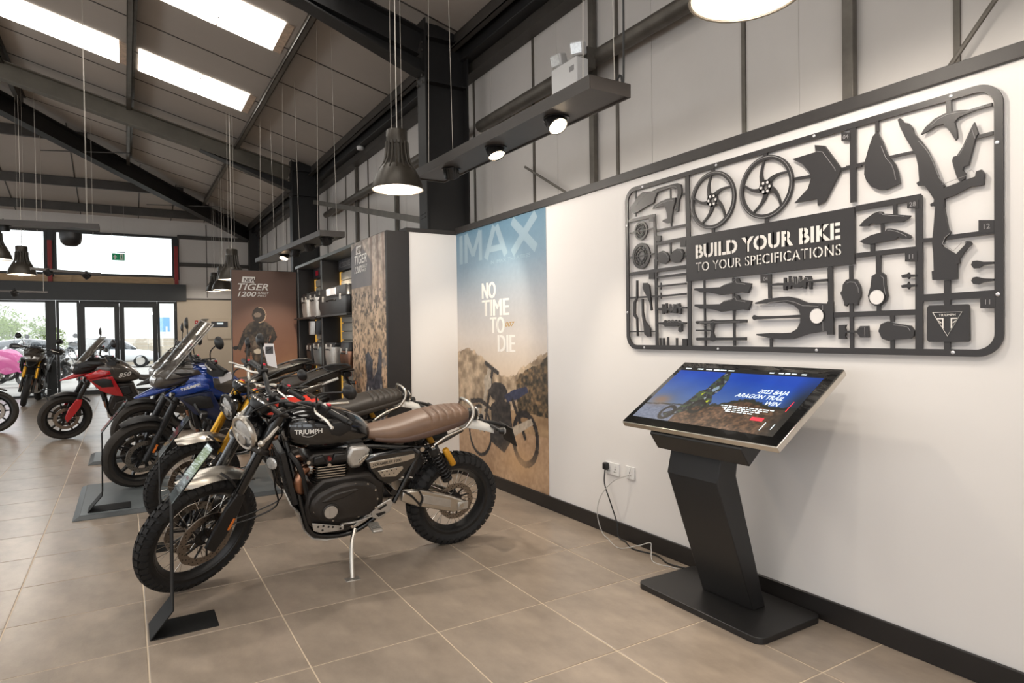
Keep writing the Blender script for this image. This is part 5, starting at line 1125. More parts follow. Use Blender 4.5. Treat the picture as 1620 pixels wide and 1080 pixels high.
    strip(m, .90, .905, .06, .18); strip(m, .955, .96, .09, .17)
    o = m.build('screen_small_text', 'screen_text', scr, smooth=0, fixn=False); o['kind'] = 'stuff'
    m = mk(); strip(m, .80, .875, .185, .235); m.build('screen_button', 'screen_red', scr, smooth=0, fixn=False)
    m = mk(); strip(m, .952, .956, .36, .52); m.build('screen_line', 'screen_red', scr, smooth=0, fixn=False)
    # folded carrier below the screen
    m = mk(); m.prism([(2.315, .90), (2.335, .93), (2.45, 1.0), (2.66, 1.13), (2.72, 1.10), (2.56, .93), (2.45, .882), (2.372, .818)], 1.895, 2.47, 'xz'); m.build('screen_carrier', 'kiosk_black', root, bevel=.004)
    m = mk()
    for y in (2.36, 2.22, 2.10): m.box((2.345, y, .928), (.01, .012, .012))
    m.build_each('carrier_screw', 'screw', root, smooth=0)
mat('screen_text', (214, 232, 240), .5, noise=.02, emit=.8); mat('screen_red', (220, 24, 50), .5, noise=.02, emit=.8)
kiosk()
# wall sockets with plug and leads
def socket(name, y, z, w_, label, n):
    o = MB().span((W-.011, y-w_/2, z-.043), (W-.0004, y+w_/2, z+.043)).build(name, 'plastic_white', bevel=.003); tag(o, label, 'socket')
    for k in range(n):
        yy = y+(k-(n-1)/2)*.066; m = MB(); m.span((W-.0122, yy-.004, z-.004), (W-.0111, yy+.004, z+.006)); m.span((W-.0122, yy-.014, z-.02), (W-.0111, yy-.006, z-.015)); m.span((W-.0122, yy+.006, z-.02), (W-.0111, yy+.014, z-.015)); m.build('socket_slots', 'steel_dark', o, smooth=0)
        MB().span((W-.014, yy-.006, z+.014), (W-.0111, yy+.006, z+.03)).build('socket_switch', 'plastic_white', o, bevel=.001)
    return o
socket('double_socket', 3.48, .466, .146, 'white double wall socket with a black plug in its left side', 2)
socket('data_socket', 3.295, .470, .086, 'white single wall socket with a thin grey lead', 1)
def cable(name, pts, r, m_, label):
    o = MB().curve(pts, r, 8, 8).build(name, m_); tag(o, label, 'cable'); return o
pl = MB().span((W-.045, 3.505, .455), (W-.013, 3.548, .505)).build('plug', 'plastic_black', bevel=.008); tag(pl, 'black three pin plug in the white double socket', 'plug')
cable('power_lead', [(W-.035, 3.527, .462), (W-.05, 3.515, .36), (W-.045, 3.46, .24), (W-.05, 3.39, .12), (W-.06, 3.36, .03), (W-.05, 3.30, .008), (W-.10, 3.17, .007), (W-.06, 3.0, .007), (W-.10, 2.86, .007), (W-.08, 2.76, .007), (W-.06, 2.70, .008)], .0045, 'plastic_black', 'black power lead running from the wall plug along the skirting to the kiosk')
cable('data_lead', [(W-.014, 3.30, .455), (W-.07, 3.40, .40), (W-.085, 3.52, .27), (W-.09, 3.55, .14), (W-.09, 3.50, .03), (W-.10, 3.42, .0035), (W-.16, 3.24, .0035), (W-.12, 3.10, .05), (W-.09, 3.02, .085), (W-.10, 3.0, .05), (W-.15, 2.93, .0035), (W-.12, 2.80, .0035), (W-.1, 2.74, .0035)], .003, 'cable_grey', 'thin grey data lead looping down to the floor beside the skirting')
# ================================================================== POSTERS AND DISPLAY WALL
def ramp(V, stops):
    out = np.zeros(V.shape+(3,)); xs = [s[0] for s in stops]
    for k in range(3): out[..., k] = np.interp(V, xs, [s[1][k] for s in stops])
    return out
def film_poster():
    y0, y1, z0, z1 = 5.896, 4.272, .11, 2.436; w_, h_ = y0-y1, z1-z0
    o = MB().span((W-.004, y1, z0), (W-.0004, y0, z1)).build('film_poster', 'card_white', smooth=0); tag(o, 'tall film poster on the white wall, blue sky above sandy ruins', 'poster')
    def fn(U, V):
        v = V/h_; u = U/w_; n1 = vnoise(U, V, 3, 1, 5); n2 = vnoise(U, V, 14, 2, 4); n3 = vnoise(U, V, 34, 4, 3)
        c = ramp(v, [(0, (194, 162, 132)), (.18, (200, 170, 140)), (.40, (214, 194, 172)), (.55, (204, 196, 190)), (.72, (160, 166, 174)), (.85, (116, 140, 158)), (1, (92, 126, 148))])
        # ruined town, then scrub and banks on the right, then sand
        sky = .445+.03*np.floor(n2*5)/5+.05*np.exp(-((u-.12)/.16)**2)-.06*np.exp(-((u-.6)/.16)**2)+.06*np.clip((u-.8)*4, 0, 1)
        k = v < sky; c[k] = lerp((126, 108, 88), (212, 188, 160), np.clip(n2*1.9-.45, 0, 1))[k]
        bush = (v < .40+.10*np.clip((u-.72)*3, 0, 1)+.05*(n2-.5)) & (u > .70+.05*(n1-.5)) & (v > .22); c[bush] = lerp((46, 44, 38), (150, 120, 88), np.clip(n3*1.8-.4, 0, 1))[bush]
        bank = (v < .27+.02*(n2-.5)) & (u > .62) & (v > .15); c[bank] = lerp((128, 102, 76), (190, 160, 126), n2)[bank]
        sand = v < .20+.02*(n1-.5); c[sand] = lerp((146, 116, 90), (212, 180, 148), np.clip(n1*.7+n3*.6-.1, 0, 1))[sand]
        # dark generic machine standing in the dust
        def el(cx, cy, rx, ry, t=None):
            r = np.hypot((u-cx)/rx, (v-cy)/ry); return (r < 1) if t is None else ((r < 1) & (r > 1-t))
        def ln(x1, y1, x2, y2, w2):
            t_ = np.clip(((u-x1)*(x2-x1)+(v-y1)*(y2-y1)*2)/((x2-x1)**2+2*(y2-y1)**2), 0, 1); return np.hypot(u-x1-t_*(x2-x1), (v-y1-t_*(y2-y1))*1.43) < w2
        dark = lerp((30, 29, 32), (84, 76, 70), np.clip(n3*1.5-.3, 0, 1)); pale = lerp((150, 138, 124), (206, 192, 174), n3)
        for k, cc in ((el(.28, .165, .145, .107, .14), dark), (el(.78, .175, .135, .105, .24), dark), (ln(.28, .17, .40, .42, .016), pale), (ln(.33, .17, .44, .42, .013), dark), (inpoly(u, v, [(.42, .13), (.42, .28), (.50, .31), (.63, .30), (.66, .17), (.56, .10)]), dark), (el(.50, .335, .105, .038), dark), (inpoly(u, v, [(.57, .325), (.66, .35), (.80, .37), (.82, .35), (.70, .315), (.60, .30)]), lerp((40, 44, 66), (70, 74, 96), n3)), (ln(.66, .31, .78, .18, .014), dark), (ln(.36, .445, .50, .41, .013), dark), (inpoly(u, v, [(.16, .29), (.30, .30), (.42, .27), (.42, .255), (.28, .28), (.17, .27)]), dark), (el(.38, .37, .045, .03), pale), (inpoly(u, v, [(.62, .20), (.84, .255), (.86, .235), (.64, .165)]), pale)): c[k] = cc[k]
        d = np.exp(-((u-.72)/.17)**2-((v-.08)/.055)**2)*.75; c = c*(1-d[..., None])+d[..., None]*np.array((206, 168, 128))
        return c+(n3-.5)[..., None]*8
    print_panel('poster_print', 'poster_print', o, (W-.0046, y0, z0), (0, -1, 0), (0, 0, 1), w_, h_, 190, 270, fn)
    def tx(t, u, v, sz, m_, **k): text_obj(t, sz, 'poster_lettering', m_, o, plane_M((W-.0052, y0-u, z0+v), (0, -1, 0), (0, 0, 1)), extrude=.0002, **k)
    m = MB(); h_i, zb = .285, 2.013
    def stroke(x1, v1, x2, v2, w2): m.bar((W-.0052-.00004*len(m.p), y0-x1, z0+zb+v1*h_i), (W-.0052-.00004*len(m.p), y0-x2, z0+zb+v2*h_i), w2, .0006, (1, 0, 0))
    for q in ((.105, 0, .105, 1, .07), (.215, 0, .215, 1, .066), (.515, 0, .515, 1, .066), (.22, 1, .365, .22, .062), (.51, 1, .365, .22, .062), (.62, .0, .785, 1, .075), (.99, .0, .825, 1, .075), (.70, .28, .91, .28, .055), (1.10, 1, 1.48, 0, .08), (1.48, 1, 1.10, 0, .08)): stroke(*q)
    m.build_each('poster_lettering', 'imax_grey', o, smooth=0)
    tx('IN IMAX THEATRES', .70, 1.955, .05, 'imax_grey', fit=(.69, .032))
    for q in range(4):
        for t_, u_, v_, w2 in (('NO', .53, 1.642, .268), ('TIME', .53, 1.478, .50), ('TO', .68, 1.316, .27), ('DIE', .818, 1.15, .31)): text_obj(t_, .22, 'poster_lettering', 'white_print', o, plane_M((W-.0052-.00005*q, y0-u_-.006*q, z0+v_), (0, -1, 0), (0, 0, 1)), extrude=.0002, fit=(w2-.018, .15))
    m = MB()
    for x_, zb, n_ in ((.665, 1.642, 1), (.60, 1.478, 1), (.70, 1.478, 1), (.84, 1.478, 1), (.815, 1.316, 1), (.86, 1.15, 1), (.97, 1.15, 1)): m.span((W-.0064, y0-x_-.003, z0+zb-.002), (W-.0060, y0-x_+.003, z0+zb+.154))
    m.build_each('lettering_slit', 'poster_sky', o, smooth=0)
    tx('007', .96, 1.372, .06, 'gold_print', shear=.3, bold=.001, fit=(.16, .045))
mat('poster_sky', (186, 184, 184), .5, noise=.02); mat('imax_grey', (136, 158, 172), .5, noise=.02); mat('gold_print', (172, 138, 70), .5, noise=.05)
film_poster()
def tiger_logo(par, o, ux, s, m_='white_print', dark='poster_dark', sx=1.):
    ux = Vector(ux); n = ux.cross(Vector((0, 0, 1)))
    def tx(t, u, v, sz, mm, d=0., **k): text_obj(t, sz*s, 'poster_lettering', mm, par, plane_M(Vector(o)+ux*u*s*sx+Vector((0, 0, v*s))+n*(.0012+d), ux, (0, 0, 1)), extrude=.0002, **k)
    q = [Vector(o)+ux*a*s*sx+Vector((0, 0, b*s))+n*.001 for a, b in ((.0, 0), (.17, 0), (.185, .085), (.015, .085))]
    MB().add([tuple(p) for p in q], [(0, 1, 2, 3)]).build('poster_tag', m_, par, smooth=0, fixn=False)
    tx('NEW', .025, .014, .078, dark, .0006, shear=.2, sx=.9*sx, bold=.002)
    tx('TIGER', -.05, -.108, .165, m_, shear=.3, bold=.002, fit=(.41*s, .098*s)); tx('1200', -.055, -.20, .115, m_, shear=.3, bold=.0015, fit=(.25*s, .074*s))
    tx('RALLY', .215, -.16, .058, m_, shear=.3, fit=(.155*s, .035*s)); tx('PRO', .21, -.20, .045, m_, shear=.3, fit=(.12*s, .03*s))
mat('poster_dark', (70, 48, 40), .5, noise=.05)
def rider_shape(U, V, c, cx, cy, s, n3):
    """helmeted rider seen head-on on a tall adventure bike"""
    u, v = (U-cx)/s, (V-cy)/s
    suit = lerp((24, 22, 21), (96, 78, 62), np.clip(n3*1.7-.4, 0, 1))
    mach = lerp((46, 38, 33), (128, 106, 86), np.clip(n3*1.7-.4, 0, 1))
    for pts, cc in (([(.08, .22), (.22, .14), (.36, -.22), (.42, -.40), (.30, -.42), (.20, -.16), (.06, .02)], mach), ([(-.10, .12), (-.14, -.10), (-.08, -.40), (.05, -.42), (.08, -.12), (.06, .12)], suit),
                    ([(-.05, .86), (-.17, .80), (-.22, .62), (-.20, .40), (.20, .40), (.24, .62), (.20, .80), (.10, .86)], suit), ([(-.17, .80), (-.27, .66), (-.34, .46), (-.40, .30), (-.33, .26), (-.26, .42), (-.18, .58)], suit), ([(.20, .80), (.31, .70), (.37, .52), (.27, .38), (.20, .40), (.26, .53), (.18, .62)], suit),
                    ([(-.22, .42), (-.26, .24), (-.16, .10), (-.13, .32)], suit), ([(.20, .42), (.28, .26), (.18, .12), (.12, .30)], suit), ([(-.11, .50), (.09, .50), (.15, .32), (.09, .12), (-.01, .03), (-.11, .12), (-.16, .30)], mach)):
        k = inpoly(u, v, pts); c[k] = cc[k]
    r = np.hypot((u-.03)/.13, (v-.97)/.16); k = r < 1; c[k] = np.array((40, 32, 28)); k = (np.hypot((u-.0)/.07, (v-.97)/.05) < 1); c[k] = np.array((120, 104, 92)); k = (r < 1) & (r > .92) & (u > .02); c[k] = np.array((210, 180, 150))
    k = np.hypot((u+.01)/.075, (v-.24)/.05) < 1; c[k] = np.array((196, 182, 164)); k = inpoly(u, v, [(-.07, .46), (.06, .46), (.09, .34), (-.10, .34)]); c[k] = np.array((112, 98, 86))
    k = np.hypot((u+.42)/.05, (v-.32)/.04) < 1; c[k] = np.array((20, 18, 17))
    for pts in ([(-.06, -.02), (-.10, -.30), (-.02, -.30)], [(.28, -.12), (.40, -.34), (.37, -.36), (.26, -.16)]): k = inpoly(u, v, pts); c[k] = np.array((150, 126, 100))
    return c
def poster_a():
    y = 9.80; x0, x1 = 1.295, 2.19; z1 = 2.375
    o = MB().span((x0, y, 0), (x1, y+.06, z1)).build('poster_panel', 'black_board', bevel=.002); tag(o, 'tall brown poster panel with a helmeted rider and white lettering near its top', 'poster panel')
    w_ = x1-x0-.012; h_ = z1-.012
    def fn(U, V):
        v = V/h_; u = U/w_; n1 = vnoise(U, V, 2.2, 7, 5); n3 = vnoise(U, V, 30, 8, 3)
        c = ramp(v, [(0, (186, 140, 100)), (.30, (176, 128, 94)), (.45, (140, 98, 76)), (.7, (112, 80, 66)), (1, (98, 72, 60))])
        g = np.clip((n1-.42)*3.2, 0, 1)*np.clip(.62-v, 0, 1)*2*np.clip((u-.35)*1.8, 0, 1); c = c*(1-g[..., None])+g[..., None]*np.array((226, 180, 130))
        return rider_shape(U, V, c, .335, 1.03, .72, n3)
    print_panel('poster_print', 'poster_print', o, (x0+.006, y-.0008, .006), (1, 0, 0), (0, 0, 1), w_, h_, 110, 260, fn)
    tiger_logo(o, (1.43, y-.001, 2.195), (1, 0, 0), 1.0)
poster_a()
def poster_b():
    x = 2.15; y0, y1 = 6.97, 5.90; z1 = 2.425
    o = MB().span((x, 5.86, 0), (2.384, y0, z1)).build('poster_pillar', 'black_board', bevel=.003); tag(o, 'black pillar with a sandy cliff poster of a rider on its face beside the white pier', 'poster panel')
    w_, h_ = y0-y1, z1-.01
    def fn(U, V):
        v = V/h_; u = U/w_; n1 = vnoise(U, V, 2.4, 21, 5); n2 = vnoise(U, V, 11, 22, 4); n3 = vnoise(U, V, 30, 23, 3)
        c = ramp(v, [(0, (172, 134, 108)), (.35, (194, 158, 126)), (.6, (204, 172, 138)), (.8, (188, 164, 142)), (1, (170, 160, 152))])
        c = c+(n2-.5)[..., None]*np.array((130, 118, 108))+(n3-.5)[..., None]*70
        k = inpoly(u, v, [(0, .80), (0, .97), (.18, .99), (.36, .97), (.52, .93), (.66, .88), (.62, .80)]) & (n2 < .75); c[k] = lerp((84, 82, 88), (132, 124, 120), n1)[k]
        k = (n3 < .36) & (v < .78); c[k] = c[k]*.62; k = (n3 > .62) & (v < .75); c[k] = c[k]*.5+np.array((226, 196, 160))*.5
        k = (vnoise(U, V, 5, 33, 3) > .56) & (v < .5) & (v > .25); c[k] = c[k]*.55+np.array((120, 120, 128))*.4
        for a in (.62, .80, .95): k = (np.abs(u-a-.05*(n1-.5)) < .03) & (v > .72); c[k] = c[k]*.55+np.array((90, 70, 64))*.5
        k = (v < .30-.45*(u-.05)) & (u < .6); c[k] = lerp((146, 100, 74), (180, 128, 94), n1)[k]
        suit = lerp((40, 40, 48), (104, 100, 106), np.clip(n3*1.6-.3, 0, 1))
        for pts in ([(.44, .40), (.40, .50), (.50, .52), (.62, .48), (.60, .40), (.74, .44), (.80, .54), (.88, .52), (.86, .42), (.95, .28), (.92, .10), (.30, .08), (.28, .16), (.36, .30)],):
            k = inpoly(u, v, pts); c[k] = suit[k]
        for a, b in (((.34, .12), (.40, .34)), ((.44, .12), (.48, .36)), ((.58, .36), (.74, .22)), ((.80, .16), (.84, .38)), ((.9, .12), (.92, .3))):
            t = np.clip(((u-a[0])*(b[0]-a[0])+(v-a[1])*(b[1]-a[1]))/((b[0]-a[0])**2+(b[1]-a[1])**2), 0, 1); k = np.hypot(u-a[0]-t*(b[0]-a[0]), (v-a[1]-t*(b[1]-a[1]))*2) < .014; c[k] = (196, 190, 186)
        return c
    print_panel('poster_print', 'poster_print', o, (x-.0008, y0, .005), (0, -1, 0), (0, 0, 1), w_, h_, 130, 260, fn)
    tiger_logo(o, (x-.0012, 6.80, 2.29), (0, -1, 0), 1.0, 'white_print', 'poster_dark')
poster_b()
def display_wall():
    root = empty('accessory_wall', (2.3, 8.4, 0)); tag(root, 'black framed slatted accessory display wall between the two rider posters', 'display unit')
    Q = Vector((2.3, 8.4, 0)); mk = lambda: MB(Matrix.Translation(-Q)); ya, yb = 6.98, 9.79
    mk().span((2.455, ya, 0), (2.50, yb, 2.40)).build('back_board', 'black_board', root, smooth=0)
    for y in (7.03, 8.44, 9.745): mk().span((2.20, y-.045, 0), (2.455, y+.045, 2.405)).build('upright', 'black_board', root, bevel=.003)
    for y in (7.03, 8.44, 9.745): mk().span((2.195, y-.047, 0), (2.1995, y-.03, 2.405)).build('upright_edge', 'plinth_grey', root, smooth=0)
    mk().span((2.17, ya, 2.406), (2.46, yb, 2.445)).build('top_rail', 'plinth_grey', root, bevel=.003)
    for a, b, t in ((7.08, 8.39, 'ACCESSORIES'), (8.49, 9.69, '')):
        h_ = mk().span((2.415, a, 2.262), (2.4545, b, 2.402)).build('header_board', 'header_grey', root, smooth=0)
        if t: text_obj(t, .10, 'header_lettering', 'sign_line', h_, plane_M(Vector((2.4135, 8.36, 2.30))-Q, (0, -1, 0), (0, 0, 1)), extrude=.0004, sx=.8)
        else: mk().span((2.412, 9.42, 2.30), (2.4145, 9.56, 2.37)).build('header_mark', 'red_plastic', h_, smooth=0)
        for k in range(15):
            z = .60+k*.11; mk().span((2.43, a+.05, z), (2.4545, b-.05, z+.1)).build('slat', 'slat_grey', root, smooth=0, bevel=.003)
        mk().span((2.425, b-.045, .6), (2.4545, b-.01, 2.25)).build('light_strip', 'led_amber', root, smooth=0)
    mk().span((2.19, 7.07, .0), (2.455, 9.7, .58)).build('plinth', 'black_board', root, bevel=.004)
    for a, b in ((7.08, 8.39), (8.49, 9.69)):
        mk().span((2.12, a, 1.655), (2.43, b, 1.68)).build('shelf', 'satin_black', root, bevel=.003)
        mk().span((2.19, a, 1.02), (2.43, b, 1.045)).build('shelf', 'satin_black', root, bevel=.003)
display_wall()
def case(name, x0, x1, y0, y1, z, h, lid, body_m, lid_m, label, cat='case', plate=None, handle=True):
    cx, cy = (x0+x1)/2, (y0+y1)/2; root = empty(name, (cx, cy, z)); tag(root, label, cat, 'luggage cases on the accessory wall'); dx, dy = (x1-x0)/2, (y1-y0)/2; hb = h-lid
    def rr(m, za, zb, s0, s1):
        r = min(dx, dy)*.35
        def ring(s, zz): return [(px, py, zz) for px, py in rounded(-dx*s, -dy*s, dx*s, dy*s, r, 4)]
        m.loft([ring(s0, za), ring(s1, za+(zb-za)*.5), ring(s1*.995, zb)])
    m = MB(); rr(m, 0, hb-.002, .90, 1.0); m.build('case_body', body_m, root, smooth=50)
    m = MB(); rr(m, hb+.004, h, 1.0, .93); ld = m.build('case_lid', lid_m, root, smooth=50, bevel=.006)
    m = MB(); m.span((-dx*1.012, -dy*1.012, hb-.006), (dx*1.012, dy*1.012, hb+.006)); m.build('case_seam', 'satin_black', root, bevel=.004)
    if handle: MB().curve([(-dx*1.0, -dy*.3, hb*.8), (-dx-.022, -dy*.22, hb*.85), (-dx-.022, dy*.22, hb*.85), (-dx, dy*.3, hb*.8)], .008, 6).build('case_handle', 'satin_black', root)
    for s in (-1, 1): MB().span((-dx-.008, s*dy*.6-.02, hb-.04), (-dx+.004, s*dy*.6+.02, hb+.03)).build('case_latch', 'alu_cast', root, bevel=.003)
    if plate: m = MB(); m.span((-dx*.96, plate[0], hb+.03), (-dx*.90-.016, plate[1], h-.02)); m.build('case_label', 'card_white', ld, smooth=0)
    return root
case('top_case', 2.13, 2.42, 7.10, 8.36, 1.681, .33, .13, 'satin_black', 'satin_black', 'large black top case with pale label on the upper shelf', plate=(-.18, .20))
case('pannier', 2.16, 2.42, 8.53, 8.95, 1.681, .34, .08, 'alu_cast', 'satin_black', 'silver pannier standing on the upper shelf next to the large top case')
case('pannier', 2.16, 2.42, 9.04, 9.40, 1.681, .33, .08, 'alu_cast', 'satin_black', 'narrow silver pannier at the far end of the upper shelf')
case('pannier', 2.20, 2.42, 7.95, 8.34, 1.046, .29, .05, 'alu_cast', 'satin_black', 'brushed silver pannier on the lower shelf')
case('pannier', 2.20, 2.42, 8.56, 8.95, 1.046, .29, .05, 'plinth_grey', 'satin_black', 'grey black pannier on the lower shelf left of the silver one')
case('pannier', 2.20, 2.42, 7.28, 7.68, 1.046, .30, .10, 'copper', 'satin_black', 'small copper coloured box with black lid at the right of the lower shelf')
case('pannier', 2.22, 2.42, 9.10, 9.40, 1.046, .27, .06, 'satin_black', 'satin_black', 'black pannier at the far end of the lower shelf')
for k, (ya, yb, mm, lb) in enumerate(((8.55, 8.80, 'chrome', 'shiny silver guard hanging under the upper shelf'), (8.92, 9.14, 'satin_black', 'black guard hanging under the upper shelf between two others'), (9.26, 9.50, 'alu_cast', 'dull silver guard hanging furthest along under the upper shelf'))):
    o = empty('hanging_guard', (2.36, (ya+yb)/2, 1.44)); tag(o, lb, 'guard', 'parts hanging on the accessory wall')
    dy = (yb-ya)/2; m = MB(); secs = [[(-.11+.06*abs(t)**2, t*dy, z), (-.09+.06*abs(t)**2, t*dy, z)] for z in (0, .18) for t in (-1, -.5, 0, .5, 1)]
    m = MB(); rows = [[(-.10+.07*t*t, t*dy*(.8 if z == 0 else 1), z) for t in np.linspace(-1, 1, 7)]+[(-.092+.07*t*t, t*dy*(.8 if z == 0 else 1), z) for t in np.linspace(1, -1, 7)] for z in (0, .06, .19)]
    m.loft(rows); m.build('guard_shell', mm, o, smooth=40)
    MB().curve([(-.03, 0, .17), (.03, 0, .19), (.06, 0, .19)], .005, 6).build('hook', 'chrome', o)
    MB().cyl((.06, 0, .19), (.07, 0, .19), .012, n=10).build('hook_plate', 'chrome', o)
# ================================================================== SIGN STANDS, PLATES, TAGS
def sign_stand(x, y, z, label, seed, h=1.):
    root = empty('sign_stand', (x, y, z)); tag(root, label, 'sign stand', 'folded metal sign stands')
    prof = [(.297, .002), (.0, .002), (.099, .122), (.105, .63), (.289, .875)]; m = MB(); t = .006; n = len(prof)
    off = []
    for i, p in enumerate(prof):
        a = Vector(prof[max(i-1, 0)]); b = Vector(prof[min(i+1, n-1)]); d = (b-a).normalized(); off.append((p[0]+d.y*t if i else p[0], p[1]-d.x*t if i else p[1]+t))
    P = [(a, b) for a, b in prof]; Qs = off
    for i in range(n-1):
        A_, B_ = Vector((prof[i][0], .11, prof[i][1])), Vector((prof[i+1][0], .11, prof[i+1][1])); d = (B_-A_).normalized(); m.bar(A_-d*.001, B_+d*.001, .215, t, (-d.z, 0, d.x))
    m.build('folded_sheet', 'stand_black', root, bevel=.0015)
    b0, t0 = Vector((.105, 0, .63)), Vector((.289, 0, .875)); up = (t0-b0).normalized(); nr = Vector((-up.z, 0, up.x))
    def fn(U, V):
        n1 = vnoise(U+seed, V, 16, seed, 2); v = V/.30; c = ramp(v, [(0, (150, 160, 164)), (.3, (120, 128, 130)), (.5, (196, 206, 206)), (.62, (150, 172, 110)), (.85, (172, 192, 130)), (1, (206, 222, 224))]) if seed == 1 else ramp(v, [(0, (214, 218, 220)), (.45, (120, 126, 130)), (.6, (150, 40, 52)), (.68, (60, 64, 66)), (1, (96, 104, 108))])
        c = c+(n1-.5)[..., None]*40; k = (np.abs(U-.12) < .03) & (np.abs(v-.42) < .02); c[k] = (190, 40, 60)
        return c
    print_panel('info_sheet', 'poster_print', root, b0+nr*.0045+Vector((0, .215, 0)), (0, -1, 0), up, .21, .30, 30, 44, fn)
    m = MB(); c0 = b0+nr*.0065; m.add([tuple(c0+up*v+Vector((0, q, 0))+nr*d) for d in (0, .003) for q, v in ((.003, 0), (.217, 0), (.217, .306), (.003, .306))], [(0, 1, 2, 3), (7, 6, 5, 4), (0, 4, 5, 1), (1, 5, 6, 2), (2, 6, 7, 3), (3, 7, 4, 0)]); m.build('acrylic_cover', 'acrylic', root, smooth=0)
sign_stand(.073, 3.455, 0, 'black folded sign stand in front of the nearest motorcycle', 1)
sign_stand(.078, 4.86, 0, 'black folded sign stand before the gold forked motorcycle', 2)
sign_stand(-.285, 6.14, .032, 'black folded sign stand on the grey floor plate of the blue motorcycle', 3)
def floor_plate(x0, y0, w_, d_, label):
    root = empty('floor_plate', (x0, y0, 0)); tag(root, label, 'floor plate', 'grey display plates')
    m = MB(); e = .045; m.loft([[(0, 0, 0), (w_, 0, 0), (w_, d_, 0), (0, d_, 0)], [(0, 0, .004), (w_, 0, .004), (w_, d_, .004), (0, d_, .004)], [(e, e, .028), (w_-e, e, .028), (w_-e, d_-e, .028), (e, d_-e, .028)]]); m.build('plate_border', 'plinth_edge', root, smooth=0)
    MB().span((e+.006, e+.006, .0282), (w_-e-.006, d_-e-.006, .0305)).build('plate_mat', 'plinth_grey', root, smooth=0)
floor_plate(-.385, 6.04, 2.4, 1.35, 'grey flat display plate under the blue motorcycle')
floor_plate(-.39, 8.62, 2.4, .82, 'grey flat display plate behind the blue motorcycle')
def hang_card():
    root = empty('price_card', (1.10, 6.44, 1.12)); tag(root, 'white card with a small motorcycle picture hanging by a mirror', 'card')
    m = MB(); m.add([(.01, 0, .24), (.115, 0, .235), (.145, .004, .0), (.06, .004, .03), (.01, .003, .24), (.115, .003, .235), (.145, .007, .0), (.06, .007, .03)], [(0, 1, 2, 3), (7, 6, 5, 4), (0, 4, 5, 1), (1, 5, 6, 2), (2, 6, 7, 3), (3, 7, 4, 0)]); m.build('card_sheet', 'card_white', root, smooth=0)
    m = MB(); m.box((.075, -.001, .175), (.07, .001, .07)); m.build('card_picture', 'header_grey', root, smooth=0)
    m = MB(); m.lathe([(.009, 0), (.011, 0), (.011, .0006), (.009, .0006)], (.055, -.0022, .165), (0, -1, 0), 12, closed=True); m.lathe([(.009, 0), (.011, 0), (.011, .0006), (.009, .0006)], (.095, -.0022, .165), (0, -1, 0), 12, closed=True); m.bar((.055, -.002, .168), (.09, -.002, .19), .001, .012, (0, 0, 1)); m.build('card_drawing', 'satin_black', root)
    MB().tube([(.06, 0, .236), (.055, -.02, .27), (.06, -.04, .30)], .0012, 5).build('card_string', 'wire', root)
hang_card()
o = MB().box((0, 0, 0), (.115, .012, .075)).build('price_tag', 'card_white', bevel=.003); o.location = (0.788, 6.450, 1.051); o.rotation_euler = (.35, -.35, .1); tag(o, 'small white tag on the blue motorcycle behind the dark headlight', 'tag')
